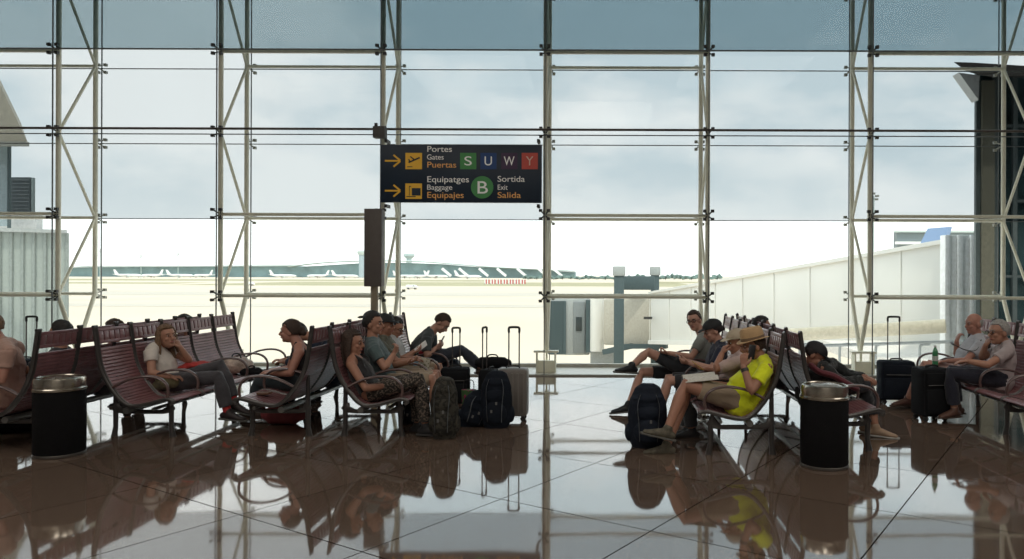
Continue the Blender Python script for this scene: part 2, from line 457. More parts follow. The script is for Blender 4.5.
m.build('bracket', M_dark, sgn, smooth=False)

# column beside the sign: box, panel and pole
t = thing('speaker_column', P(374, 376, 11.55), 'tall grey-brown flat panel on a pole below the left end of the sign', 'panel')
t.location.z = 0; t['org'] = tuple(t.location)
a = P(365.5, 209, 11.55); b = P(383, 286.5, 11.55)
MB().box(((a.x + b.x) / 2, 11.55, (a.z + b.z) / 2), (b.x - a.x, .16, a.z - b.z)).build('panel', mat('taupe panel', (.13, .115, .105), .6, var=.05), t, bevel=.008)
MB().cyl((t.location.x, 11.58, 0), (t.location.x, 11.58, b.z + .05), .058, 16).build('pole', mat('tan pole', (.33, .28, .20), .45), t)
MB().lathe([(.13, 0), (.13, .02), (.06, .035)], (t.location.x, 11.58, 0), 24).build('base_plate', M_steel, t)
a = P(379.5, 132.5, 11.7)
t = thing('junction_box', a, 'small square dark box clamped to the post just above the sign', 'box')
MB().box(a, (.19, .14, .18)).build('housing', mat('grey box', (.09, .09, .085), .6), t, bevel=.01)
MB().box(a + V((-.06, 0, .115)), (.04, .05, .06)).build('cable_gland', M_dark, t)
# ================================================================== outdoors
ZG = -5.0
def G(px, py, Y, z=None):
    p = P(px, py, Y)
    if z is not None: p.z = z
    return p
M_apron = mat('pale concrete apron', (.62, .53, .42), .9, var=.06, scale=.03)
M_grass = mat('dry grass strip', (.36,.33,.20), .95, var=.12, scale=.05)
M_taxi = mat('taxiway', (.52,.47,.40), .9, var=.05, scale=.02)
struct(MB().box((0, 2500, ZG - .25), (9000, 4960, .5)).build('ground', M_apron, smooth=False))
def strip(name, Y0, Y1, X0, X1, m, dz=.02):
    poly = [(X0, Y0, ZG + dz), (X1, Y0, ZG + dz), (X1 * 1.05, Y1, ZG + dz), (X0 * 1.05, Y1, ZG + dz)]
    return struct(MB().prism(poly, (0, 0, .02)).build(name, m, smooth=False))
strip('ground_grass', 430, 640, -250, 60, M_grass); strip('ground_grass', 700, 900, -620, -90, M_grass)
strip('ground_grass', 480, 560, -420, -280, M_grass); strip('ground_taxiway', 230, 275, -500, 500, M_taxi)
strip('ground_taxiway', 150, 165, -300, 120, M_taxi); strip('ground_grass', 620, 760, 20, 560, M_grass)

# --- distant terminal
M_teal = mat('distant teal glazing', (.22, .33, .35), .5, var=.18, scale=.05); M_pale = mat('pale roof edge', (.52, .60, .58), .6, var=.05)
M_white = mat('white paint', (.82, .83, .82), .45, var=.03)
T = thing('terminal_building', (-500, 1500, ZG), 'long distant glazed terminal with a swooping roof on the horizon', 'building')
def prof(px, py, Y=1500): return P(px, py, Y)
pts = [(30, 269.5), (90, 267), (200, 266.5), (296, 266)]
poly = [prof(*q) for q in pts]; poly += [G(296, 280, 1500, ZG), G(30, 280, 1500, ZG)]
MB().prism(poly, (0, 60, 0)).build('wing', M_teal, T, smooth=False)
pts = [(296, 267), (330, 265), (360, 263.2), (400, 262.6), (440, 264), (470, 266.5), (520, 269), (575, 272)]
poly = [prof(*q) for q in pts]; poly += [G(575, 280, 1500, ZG), G(296, 280, 1500, ZG)]
MB().prism(poly, (0, 80, 0)).build('main_hall', M_teal, T, smooth=False)
m = MB()
ed = [prof(x, y, 1495) for x, y in [(290, 266.5), (320, 263), (350, 261.3), (385, 260.7), (425, 261.8), (460, 264.5), (500, 267.5), (575, 271)]]
m.loft(smooth_path(ed, 3), (12, 1.4), lat=(0, 1, 0), n=8, caps='flat'); m.build('roof_edge', M_pale, T)
m = MB(); m.loft([prof(30, 268.6, 1495), prof(90, 266.3, 1495), prof(298, 265.4, 1495)], (10, 1.0), lat=(0, 1, 0), n=6, caps='flat'); m.build('roof_edge', M_pale, T)
for px in (445, 462, 482, 500, 520, 541, 556):
    a = prof(px - 3, 268.5, 1470); b = prof(px + 6, 276, 1470)
    MB().bar(a, b, 6, 4.5).build('white_brace', M_white, T, smooth=False)
t = thing('control_tower', G(362, 278, 1450, ZG), 'slim pale control tower left of the hanging column panel', 'tower')
a = prof(362, 254, 1450)
MB().cyl((a.x, 1450, ZG), (a.x, 1450, a.z), 6, 12).build('shaft', mat('tower grey', (.38, .46, .50), .7), t); MB().lathe([(7, 0), (9, 4), (9, 7), (6, 9)], (a.x, 1450, a.z - 2), 16).build('cab', M_pale, t)
t = thing('control_tower', G(409, 262, 1620, ZG), 'small pale tower cab standing above the swooping terminal roof', 'tower')
a = prof(409, 256, 1620)
MB().cyl((a.x, 1620, ZG), (a.x, 1620, a.z), 6, 12).build('shaft', M_pale, t); MB().lathe([(7, -5), (12, 0), (12, 4), (9, 6)], (a.x, 1620, a.z), 16).build('cab', M_pale, t)

# --- airplanes
def airplane(loc, rz, L, label, tailm=None, group=None):
    t = thing('airplane', loc, label, 'airplane', group); s = L / 38.0
    def q(*p): return V(p) * s
    M = Matrix.Rotation(rz, 3, 'Z')
    def put(mb, name, m, **k):
        mb.v = [M @ p + V(loc) for p in mb.v]; return mb.build(name, m, t, **k)
    mb = MB(); mb.loft([q(-18, 0, 5), q(-12, 0, 4.2), q(-6, 0, 3.6), q(12, 0, 3.6), q(16, 0, 3.4), q(18.6, 0, 3.1)], [.5 * s, 1.4 * s, 2 * s, 2 * s, 1.6 * s, .5 * s], n=12)
    put(mb, 'fuselage', M_white)
    for sg in (-1, 1):
        mb = MB(); mb.prism([q(4, sg * 1.5, 3), q(-2, sg * 1.5, 3), q(-5.5, sg * 17, 4.2), q(-4, sg * 17, 4.2)], q(0, 0, .35)); put(mb, 'wing', M_white, smooth=False)
        mb = MB(); mb.prism([q(-14, sg * .8, 4.8), q(-17.5, sg * .8, 4.8), q(-18.5, sg * 6, 5.2), q(-17, sg * 6, 5.2)], q(0, 0, .25)); put(mb, 'tailplane', M_white, smooth=False)
        mb = MB(); mb.loft([q(3.5, sg * 5.5, 2), q(2, sg * 5.5, 2), q(-.5, sg * 5.5, 2.1)], [.9 * s, 1.05 * s, .6 * s], n=10); put(mb, 'engine', M_pale)
        mb = MB(); mb.cyl(q(-1, sg * 2.6, 3), q(-1, sg * 2.6, 0), .35 * s, 8); put(mb, 'landing_gear', M_dark)
    mb = MB(); mb.cyl(q(14, 0, 3), q(14, 0, 0), .3 * s, 8); put(mb, 'landing_gear', M_dark)
    mb = MB(); mb.prism([q(-12, -.2, 5.2), q(-17, -.2, 5.2), q(-19.5, -.2, 12), q(-16.8, -.2, 12)], q(0, 0, 0) + V((0, .4 * s, 0))); put(mb, 'tail_fin', tailm or M_white, smooth=False)
    return t
apl = [(128, 1150, .2, 'second airplane beyond the first truss'), (152, 1120, 2.9, 'airplane right of the first truss'), (180, 1200, .3, 'airplane left of the second truss'), (203, 1180, 2.8, 'airplane touching the second truss'),
       (283, 1150, .15, 'first airplane right of the second truss'), (318, 1180, 2.9, 'airplane left of the slim tower'), (345, 1150, .2, 'airplane beside the slim tower'),
       (405, 1250, .4, 'airplane just right of the column panel'), (418, 1150, 2.8, 'second airplane right of the column panel'), (468, 1100, .1, 'airplane in front of the terminal braces'), (436, 1200, .5, 'airplane under the swooping roof')]
for px, Y, rz, lb in apl:
    airplane(G(px, 278, Y, ZG), rz, 40, 'tiny white parked ' + lb, group='airplanes parked on the far apron')
M_blue = mat('blue fin', (.24, .36, .58), .5, var=.05)
airplane(V((23.4, 79.4, ZG)), 1.9, 34, 'white airplane with a blue tail fin showing above the boarding bridge', M_blue)

# --- trees on the horizon
M_tree = mat('hazy tree crown', (.15, .22, .20), .9, var=.3, scale=.3); M_trunk = mat('trunk', (.12, .10, .08), .9)
spots = [(528 + i * 8.6, random.uniform(2.4, 5.2), 1000 + 45 * (i % 3)) for i in range(23)]
tproto = None
for i, (px, h, Y) in enumerate(spots):
    if tproto is None:
        tproto = thing('tree', (0, 0, 0), 'hazy dark green tree in the row along the horizon', 'tree', 'trees along the horizon')
        m = MB()
        for _ in range(16): m.ell((random.uniform(-6, 6), random.uniform(-3, 3), random.uniform(2.2, 5.6)), (random.uniform(1.6, 2.8), 2, random.uniform(1.2, 1.9)), nu=8, nv=6)
        m.build('crown', M_tree, tproto); MB().cyl((0, 0, 0), (0, 0, 3), .4, 8).build('trunk', M_trunk, tproto); o = tproto
    else: o = copy_tree(tproto)
    o.location = G(px, 275, Y, ZG); o.scale = (1.0, 1, h / 5 * 1.35); o.rotation_euler = (0, 0, random.choice([0, PI]))

# --- red and white barriers
M_red = mat('barrier red', (.55, .10, .09), .6); 
bp_ = None
for i in range(7):
    if bp_ is None:
        bp_ = thing('jet_blast_barrier', (0, 0, 0), 'red and white striped barrier standing far out on the apron', 'barrier', 'striped barriers on the apron')
        for j in range(4):
            MB().box((-1.35 + j * .9, 0, 1.7), (.9, .25, 3.0)).build('stripe_panel', M_red if j % 2 else M_white, bp_, smooth=False)
        MB().box((-1.6, 0, .2), (.3, 1.2, .4)).build('foot', M_dark, bp_, smooth=False); MB().box((1.6, 0, .2), (.3, 1.2, .4)).build('foot', M_dark, bp_, smooth=False); o = bp_
    else: o = copy_tree(bp_)
    o.location = G(487 + i * 6.0, 284, 520, ZG)

# --- service vehicles out on the apron
def van(px, Y, label):
    loc = G(px, 300, Y, ZG); t = thing('service_van', loc, label, 'van')
    MB().loft([loc + V((-2.4, 0, 1.15)), loc + V((1.4, 0, 1.15)), loc + V((2.5, 0, .85))], [(1, .85), (1, .85), (.9, .45)], lat=(0, 1, 0), n=16, caps='flat').build('van_body', M_white, t)
    MB().box(loc + V((.9, 0, 1.5)), (1.1, 1.9, .45)).build('window_band', M_dark, t)
    for a in (-1.5, 1.5):
        for b in (-.85, .85): MB().cyl(loc + V((a, b - .1, .36)), loc + V((a, b + .1, .36)), .36, 14).build('wheel', M_dark, t)
van(412, 330, 'small white van alone on the pale apron right of the column panel'); van(250, 420, 'small white van on the apron near the second truss')

# --- light masts
for px, py, Y, lb in [(100, 250, 700, 'first thin light mast beside the leftmost truss'), (141, 256, 900, 'thin light mast between the two left trusses'), (178, 254, 800, 'thin light mast just left of the second truss'), (873, 196, 60, 'grey lamp mast rising behind the right boarding bridge truss')]:
    a = G(px, py, Y); t = thing('light_mast', V((a.x, Y, ZG)), lb, 'mast')
    r_ = .10 * max(1, Y / 260)
    MB().cyl((a.x, Y, ZG), a, [r_ * 1.2, r_ * .7] if False else r_, 8).build('pole', M_pale, t)
    m = MB(); s_ = max(1, Y / 200) * .22
    for dx, dz in ((-1, 0), (1, 0), (0, .9), (-.8, -1.6), (.8, -1.2)): m.box(a + V((dx * s_ * 1.4, 0, dz * s_)), (s_ * 1.2, s_, s_ * .7))
    m.build('floodlight', M_fit, t)

# --- boarding bridge
BR = thing('boarding_bridge', V((2.4, 40, ZG)), 'long white boarding bridge sloping down to a cab outside the glass wall', 'boarding bridge')
M_brw = mat('bridge white', (.74,.73,.68), .55, var=.04, scale=.5, emit=0); M_brg = mat('bridge grey teal', (.06,.09,.095), .6, var=.1); M_brl = mat('bridge pale grey', (.36,.38,.37), .55)
def tunnel(pa, pb, ha, hb, wdt, name, m, ribs=True):
    """pa, pb: bottom front corners; the box goes back from the camera by wdt"""
    d = (pb - pa); d.z = 0; d.normalize(); back = V((-d.y, d.x, 0)); back = back if back.y > 0 else -back
    m_ = MB()
    vs = [pa, pb, pb + V((0, 0, hb)), pa + V((0, 0, ha))]
    vs += [v + back * wdt for v in vs]
    m_.add(vs, [(0, 1, 2, 3), (7, 6, 5, 4), (0, 3, 7, 4), (1, 5, 6, 2), (3, 2, 6, 7), (0, 4, 5, 1)])
    o = m_.build(name, m, BR, bevel=.12, smooth=True)
    if ribs:
        m_ = MB(); N = 9
        for i in range(N + 1):
            p = lerp(pa, pb, i / N) - back * .02; h = ha + (hb - ha) * i / N
            m_.bar(p + V((0, 0, .15)), p + V((0, 0, h - .15)), .03, .03)
        m_.bar(pa - back * .05 + V((0, 0, ha - .1)), pb - back * .05 + V((0, 0, hb - .1)), .12, .12); m_.bar(pa - back * .05 + V((0, 0, .1)), pb - back * .05 + V((0, 0, .1)), .14, .2)
        m_.build('side_ribs', M_brw, BR, smooth=False)
    return o
A0, A1 = P(650, 344, 40), P(960, 352, 21.4)
tunnel(A0, A1, (A0.z * 0 + P(650, 291, 40).z - A0.z), P(960, 235.5, 21.4).z - A1.z, 3.0, 'main_tunnel', M_brw)
B0, B1 = P(603, 345, 43), P(652, 345, 41.2)
tunnel(B0, B1, P(603, 299, 43).z - B0.z, P(652, 297, 41.2).z - B1.z, 2.4, 'inner_tunnel', mat('tunnel cream', (.46,.43,.36), .55), False)
c0 = P(612, 345, 42.6)
m = MB(); cc = P(597.5, 350, 45.4)
m.cyl((cc.x, 44.6, P(596, 352, 44).z), (cc.x, 44.6, P(596, 297, 44).z), .42, 28); m.build('rotunda', M_brw, BR)
for i in range(5):
    a = P(583 + i * 5.5, 350, 43.7)
cabm = MB(); a = P(549, 355, 45); b = P(590, 298, 45)
cabm.box(((a.x + b.x) / 2, 46.6, (a.z + b.z) / 2), (b.x - a.x, 3.2, b.z - a.z)); cabm.build('cab', M_brl, BR, bevel=.1)
m = MB()
for i in range(6):
    p0 = P(550 + i * 2.9, 354, 44.9); p1 = P(550 + i * 2.9, 301, 44.9); m.bar(p0, p1, .13, .2)
m.build('folding_canopy', M_brg, BR, smooth=False)
p0 = P(573.5, 353, 44.85); p1 = P(585, 302, 44.85)
dr = MB().box(((p0.x + p1.x) / 2, 44.88, (p0.z + p1.z) / 2), (p1.x - p0.x, .1, p1.z - p0.z)).build('door', mat('door pale', (.20, .22, .22), .5), BR, bevel=.02)
p0 = P(576, 331, 44.8); p1 = P(582, 317, 44.8)
MB().box(((p0.x + p1.x) / 2, 44.80, (p0.z + p1.z) / 2), (p1.x - p0.x, .08, p1.z - p0.z)).build('window', mat('door window', (.03,.04,.04), .3), dr, bevel=.01)
p0 = P(586, 352, 44.9); p1 = P(591, 300, 44.9)
MB().box(((p0.x + p1.x) / 2, 44.8, (p0.z + p1.z) / 2), (p1.x - p0.x, .3, p1.z - p0.z)).build('gap_strip', M_brg, BR)  # dark strip standing in for the gap between door and rotunda
for px in (619, 655):
    wdt = 5.0 if px == 619 else 4.0
    a = P(px - wdt, 268 + 3, 39.5 if px < 640 else 43.5); Yc = a.y; b = P(px + wdt, 300, Yc)
    MB().box((P(px, 0, Yc).x, Yc, (ZG + a.z) / 2), (b.x - a.x, .5, a.z - ZG)).build('lift_column', M_brg, BR, bevel=.04)
    MB().box((P(px, 0, Yc).x, Yc, a.z), (b.x - a.x + .15, .65, .5)).build('column_cap', M_brl, BR, bevel=.04)
a = P(620, 276, 41); b = P(655, 290, 41)
MB().box(((a.x + b.x) / 2, 41.3, (a.z + b.z) / 2), (b.x - a.x, .3, a.z - b.z)).build('lift_crossbeam', M_brg, BR, bevel=.03)
a = P(648, 318, 39.6)
MB().box(a, (.45, .1, .13)).build('small_plate', M_dark, BR)
m = MB(); a = P(619, 0, 39.5)
m.box((a.x, 39.6, ZG + .8), (3.6, 1.2, .35))
m.build('wheel_bogie', M_brg, BR)
for s_ in (-1.5, 1.5): MB().cyl((a.x + s_, 39.3, ZG + .55), (a.x + s_, 39.9, ZG + .55), .55, 20).build('wheel', M_dark, BR)
a = P(604, 352, 44.6); MB().box((a.x, 45.5, (ZG + a.z) / 2), (1.6, 1.6, a.z - ZG)).build('support', M_brl, BR)
m = MB()
a = P(625, 349, 41); b = P(668, 349, 39.8); m.bar(a + V((0, .5, .1)), b + V((0, .5, .1)), .3, .25); m.bar(P(604, 352, 42.8), P(632, 346, 41.5), .25, .3)
m.build('underframe', M_brg, BR)
# ribbed end panels where the bridge meets the pier
m = MB(); x0 = P(944, 0, 18.6).x; x1 = P(976, 0, 18.6).x; zt = P(950, 235, 18.6).z
for i in range(5):
    xa = x0 + (x1 - x0) * i / 5; m.box((xa + (x1 - x0) / 10, 18.7 + .05 * (i % 2), zt / 2 - .4), ((x1 - x0) / 5 * .92, .3, zt + .8))
m.build('end_panels', mat('end panel white', (.95, .95, .92), .5), BR, bevel=.02)
# pipe and rail on the terrace
struct(MB().box((15.5, 19.3, -.62), (17, 9.4, .3)).build('ground_terrace', mat('terrace slab', (.72,.68,.62), .7), smooth=False))
t = thing('service_pipe', V((P(760, 0, 17.5).x, 17.5, 0)), 'thick cream pipe running along the foot of the boarding bridge', 'pipe')
a = P(752, 337, 19.2); b = P(946, 326, 17.2); MB().cyl(a, b, .16, 16).build('pipe', mat('pipe cream', (.55, .50, .38), .5), t)
t = thing('guard_rail', V((P(830, 0, 16).x, 16, -.47)), 'pale tubular guard rail with curved posts below the boarding bridge', 'rail')
MB().cyl(P(775, 347, 16), P(975, 341, 16), .035, 10).build('top_rail', M_brl, t)
for px in (800, 840, 876, 920, 960):
    a = P(px, 345, 16); MB().loft(smooth_path([V((a.x, 16, -.47)), V((a.x, 16, a.z - .1)), V((a.x + .04, 16, a.z)), V((a.x + .2, 16, a.z + .02))], 4), .03, n=8).build('post', M_brl, t)

# --- buildings left and right
def at_box(px0, py0, px1, py1, Y, d):
    a = P(px0, py0, Y); b = P(px1, py1, Y)
    return ((a.x + b.x) / 2, Y + d / 2, (a.z + b.z) / 2), (b.x - a.x, d, a.z - b.z)
B = thing('ribbed_building', V((-19, 26, ZG)), 'pale green-grey ribbed metal building at the left outside the glass', 'building')
q0 = V((-24.5, 22.2, ZG)); q1 = P(67, 233, 26); zt = q1.z; q1.z = ZG
MB().prism([q0, q1, q1 + V((-5.2, 6, 0)), q0 + V((-6, 6, 0))], (0, 0, zt - ZG)).build('wall', mat('ribbed cladding', (.36, .40, .37), .5, var=.05), B, smooth=False)
m = MB(); dd = (q1 - q0); L = dd.length; dn = dd.normalized(); nn = V((dn.y, -dn.x, 0)); N = int(L / .30)
for i in range(N + 1):
    p = q0 + dn * (L * i / N) + nn * .04; m.bar(V((p.x, p.y, ZG)), V((p.x, p.y, zt)), .07, .09)
m.build('ribs', mat('rib grey', (.26, .29, .27), .5), B, smooth=False)
MB().bar(V((q0.x, q0.y, zt + .04)) + nn * .1, V((q1.x, q1.y, zt + .04)) + nn * .1, .3, .12).build('coping', M_brl, B, smooth=False)
struct(MB().box(*at_box(-60, 212.5, 36, 235, 25.5, .3)).build('trim_30', mat('plinth white', (.5,.5,.49), .5), smooth=False))
t = thing('air_handling_unit', P(17, 213, 25.2), 'dark grey louvred box on the roof of the ribbed building', 'ventilation unit')
MB().box(*at_box(10, 177, 30, 212.5, 25.3, .12)).build('housing', mat('unit dark', (.06, .075, .08), .6), t, bevel=.03)
for a_, b_ in ((3.5, 9), (30.5, 33)): MB().box(*at_box(a_, 177.5, b_, 212.5, 25.32, .10)).build('side_panel', mat('unit side', (.18, .22, .22), .5), t, bevel=.02)
m = MB()
for i in range(9):
    a = P(11, 180 + i * 3.6, 25.28); b = P(29, 180 + i * 3.6, 25.28); m.bar(a, b, .03, .03)
m.build('louvre', mat('unit louvre', (.10, .12, .125), .5), t, smooth=False)
t = thing('roof_canopy', P(0, 143, 18), 'pale wedge-shaped roof canopy jutting in at the upper left', 'canopy')
MB().prism([P(27.5, 143, 18), P(-4, 78, 18), P(-120, 40, 18), P(-120, 143, 18)], (-2.9, 3.5, 1.2)).build('roof_slab', mat('canopy beige', (.42, .38, .30), .6), t, smooth=False)
MB().bar(P(-100, 144, 17.9), P(27, 144, 17.9), .12, .1).build('gutter', M_fit, t)
m = MB(); m.box(*at_box(-100, 145, 8, 226, 20, .05)); m.build('glazing', mat('canopy glass', (.30, .38, .40), .15, spec=.8), t, smooth=False)
m = MB()
for px in (-30, -8, 9): m.bar(P(px, 144, 19.95), P(px, 228, 19.95), .06, .06)
m.build('mullion', M_brg, t, smooth=False)

T = thing('dark_glass_tower', V((9.5, 17, ZG)), 'tall dark teal glass stair tower at the right outside', 'building')
M_dg = mat('dark tower glass', (.030, .055, .06), .12, spec=.8, var=.5, scale=1.2)
x0 = P(976.5, 0, 17).x; zt = P(1000, 70, 17).z
MB().prism([V((x0, 17, ZG)), V((16, 17, ZG)), V((18, 21, ZG)), V((x0 + 2.2, 21, ZG))], (0, 0, zt - ZG)).build('glass_wall', M_dg, T, smooth=False)
m = MB()
for px in (977, 995, 1014, 1040): m.bar(P(px, 69, 16.95).xyz, V((P(px, 0, 16.95).x, 16.95, ZG)), .09, .1)
for z in (5.0, 3.3, 1.6, -.1): m.bar((x0, 16.95, z), (15, 16.95, z), .07, .06)
m.build('mullion', mat('tower frame', (.09, .11, .11), .5), T, smooth=False)
MB().box((P(987, 0, 16.9).x, 16.9, 2), (.28, .1, 8)).build('blind_panel', mat('khaki blind', (.16, .15, .11), .7), T, smooth=False)
rf = thing('dark_eave', P(980, 68, 16.5), 'dark brown pointed roof eave above the glass tower', 'canopy')
MB().prism([P(953, 62, 16), P(972, 62.5, 16), P(1060, 68, 16), P(1060, 76, 16), P(985, 75.5, 16), P(966, 71.5, 16)], (.6, .9, .2)).build('roof_slab', mat('eave brown', (.035, .030, .026), .6), rf, smooth=False)
MB().prism([P(958, 72.5, 16.6), P(979, 75.5, 16.6), P(978, 100, 16.6)], (0, .3, 0)).build('bracket', mat('eave white', (.62, .64, .64), .5), rf, smooth=False)
t = thing('office_building', G(930, 235, 120, ZG), 'grey low building with a pale band behind the blue tail fin', 'building')
MB().box(*at_box(897, 232, 990, 300, 120, 1.5)).build('wall', mat('office grey', (.18, .22, .23), .5, var=.08, scale=.4), t, smooth=False)
MB().box(*at_box(896, 241.5, 990, 244.5, 119.5, .5)).build('band', M_white, t, smooth=False); MB().box(*at_box(896, 230.5, 990, 232.5, 119.5, 1)).build('roof_edge', M_pale, t, smooth=False)
# ================================================================== benches
M_fr = mat('bench frame metal', (.085, .08, .078), .34, metal=.5, var=.1); M_arm = mat('arm rest dark maroon', (.12, .075, .07), .30, var=.15, coat=.3)
M_shell = mat('maroon slatted shell', (.23, .112, .118), .30, var=.22, scale=6, spec=.5); M_beam = mat('brushed beam', (.22, .22, .21), .35, metal=.7)
PIT = .533
PROF = [(0, 1.085), (.022, .93), (.048, .76), (.085, .64), (.14, .535), (.20, .45), (.265, .375), (.33, .335), (.40, .328), (.50, .345), (.60, .372), (.68, .392), (.73, .388), (.755, .368)]
prof_s = smooth_path([(f, 0, z) for f, z in PROF], 8)
def at_len():
    L = [0]
    for a, b in zip(prof_s, prof_s[1:]): L.append(L[-1] + (b - a).length)
    return L
PL = at_len()
def on_prof(s):
    s = max(0, min(PL[-1] - 1e-5, s))
    for i in range(len(PL) - 1):
        if PL[i + 1] >= s:
            t = (s - PL[i]) / (PL[i + 1] - PL[i]); p = lerp(prof_s[i], prof_s[i + 1], t); d = (prof_s[i + 1] - prof_s[i]).normalized()
            return p, V((-d.z, 0, d.x)) * -1 if False else V((d.z * -1, 0, d.x))
def shell_bm(s0, s1, rib, w):
    m = MB(); rows = []; n = int((s1 - s0) / rib)
    for i in range(n):
        for q, off in ((.0, -.006), (.12, .002), (.5, .005), (.88, .002)):
            rows.append((s0 + (i + q) * rib, off))
    rows.append((s0 + n * rib, -.006))
    vs = []; K = len(rows)
    for s, off in rows:
        p, nn = on_prof(s)
        for side, th in ((1, off), (-1, off)):
            q = p + nn * (.006 * side + (off if side > 0 else -off))
            for y in (-w / 2, w / 2): vs.append(V((q.x, y, q.z)))
    fs = []
    for i in range(K - 1):
        a = i * 4; b = a + 4
        fs += [(a, a + 1, b + 1, b), (a + 2, b + 2, b + 3, a + 3), (a, b, b + 2, a + 2), (a + 1, a + 3, b + 3, b + 1)]
    fs += [(0, 2, 3, 1), ((K - 1) * 4, (K - 1) * 4 + 1, (K - 1) * 4 + 3, (K - 1) * 4 + 2)]
    m.add(vs, fs); return m
def head_bm(w):
    m = MB()
    def slab(s0, s1, y0, y1, th=.018):
        a, n0 = on_prof(s0); b, n1 = on_prof(s1)
        vs = []
        for p, nn in ((a, n0), (b, n1)):
            for sd in (-1, 1):
                for y in (y0, y1): vs.append(V(((p + nn * sd * th / 2).x, y, (p + nn * sd * th / 2).z)))
        m.add(vs, [(0, 1, 5, 4), (2, 6, 7, 3), (0, 4, 6, 2), (1, 3, 7, 5), (0, 2, 3, 1), (4, 5, 7, 6)])
    slab(.015, .045, -w / 2, w / 2); slab(.135, .165, -w / 2, w / 2)
    k = 6; gap = .016; bw = (w - (k - 1) * gap - .02) / k
    for i in range(k):
        y0 = -w / 2 + .01 + i * (bw + gap); slab(.045, .135, y0, y0 + bw, .014)
    return m
BENCHES = {}
def place(m, X, Y, d):
    """bench-local (f, y, z) -> world, facing d along X"""
    m.v = [V((X + d * p.x, Y + p.y, p.z)) for p in m.v]; return m
bench_cache = {}
def bench(X, Y0, n, d, label, arms, stands, group='slatted waiting benches'):
    t = thing('waiting_bench', (X, Y0, 0), label, 'bench', group)
    def inst(key, mk, name, m, off, **k):
        key = (key, d)
        if key not in bench_cache:
            mb = mk(); mb.v = [V((d * p.x, p.y, p.z)) for p in mb.v]
            o = mb.build(name, m, t, org=(0, 0, 0), **k); bench_cache[key] = o.data
        else:
            o = bpy.data.objects.new(name, bench_cache[key]); COL.objects.link(o); o.parent = t
        o.location = (0, off, 0); return o
    w = PIT - .055
    for i in range(n):
        yc = (i + .5) * PIT
        inst('shell', lambda: shell_bm(.205, PL[-1], .034, w), 'seat_shell', M_shell, yc)
        inst('head', lambda: head_bm(w), 'headrest', M_shell, yc, bevel=.003)
    def side():
        m = MB()
        for y in (-.017, .017):
            m.loft([V((p.x, y, p.z)) for p in prof_s[::2]] + [V((.735, y, .345))], (.008, .017), lat=(0, 1, 0), n=8)
        m.cyl((0, -.03, 1.09), (0, .03, 1.09), .013, 10); return m
    for i in range(n + 1): inst('side', side, 'side_frame', M_fr, i * PIT)
    armp = smooth_path([(.16, 0, .50), (.25, 0, .548), (.36, 0, .592), (.50, 0, .612), (.61, 0, .597), (.68, 0, .548), (.705, 0, .475), (.69, 0, .385)], 5)
    def arm():
        return MB().loft(armp, [(.014 + .012 * math.sin(PI * min(1, i / 30)), .013) for i in range(len(armp))], lat=(0, 1, 0), n=10)
    for i in arms: inst('arm', arm, 'armrest', M_arm, i * PIT)
    def beam(): return MB().cyl((.30, 0, .285), (.30, n * PIT, .285), .030, 14).cyl((.56, 0, .30), (.56, n * PIT, .30), .016, 10)
    beam().build('cross_beam', M_beam, t, org=(0, 0, 0)) if d == 1 else MB().cyl((-.30, 0, .285), (-.30, n * PIT, .285), .030, 14).cyl((-.56, 0, .30), (-.56, n * PIT, .30), .016, 10).build('cross_beam', M_beam, t, org=(0, 0, 0))
    def leg(f, top, back):
        p = [(f + (-.012 if back else .014), 0, .0), (f + (-.010 if back else .012), 0, .03), (f, 0, .10), (f, 0, .26), (f + (0 if back else -.02), 0, top)]
        return MB().loft(p, [(.026, .034), (.023, .027), (.021, .022), (.021, .025), (.016, .018)], lat=(0, 1, 0), n=10, caps='flat')
    for y in stands:
        inst('legb', lambda: leg(.10, .60, True), 'leg', M_fr, y); inst('legf', lambda: leg(.645, .37, False), 'leg', M_fr, y)
        inst('tie', lambda: MB().loft([(.10, 0, .30), (.13, 0, .262), (.20, 0, .245), (.55, 0, .245), (.61, 0, .262), (.645, 0, .30)], [(.018, .05), (.018, .034), (.018, .022), (.018, .022), (.018, .034), (.018, .05)], lat=(0, 1, 0), n=8), 'leg_tie', M_fr, y)
    return t
XA, XB, XC, XD, XE, XF, XG = -4.88, -5.05, -2.82, -2.65, 1.60, 1.77, 4.72
bench(XA, 7.19, 5, 1, 'maroon slatted bench facing right where a woman in a white tee reclines', [0, 1, 3, 4, 5], [.16, 2.5])
bench(XB, 6.70, 5, -1, 'maroon slatted bench facing left, back against the reclining woman\'s bench', [0, 1, 2, 3, 4, 5], [.16, 2.5])
bench(XC, 7.25, 5, -1, 'maroon slatted bench facing left where the ponytailed woman sits', [0, 1, 2, 3, 4, 5], [.16, 2.5])
bench(XD, 7.25, 5, 1, 'maroon slatted bench facing right under the row of five travellers', [0, 1, 2, 3, 4, 5], [.16, 2.5])
bench(XE, 6.65, 6, -1, 'maroon slatted bench facing left under the man in yellow', [0, 1, 2, 3, 4, 5, 6], [.05, 3.1])
bench(XF, 6.76, 6, 1, 'maroon slatted bench facing right under the hunched sleeper in black', [0, 1, 2, 3, 4, 5, 6], [.10, 3.1])
bench(XG, 5.87, 7, -1, 'maroon slatted bench facing left under the elderly couple at right', [0, 1, 2, 3, 4, 5, 6, 7], [.16, 1.7, 3.4])

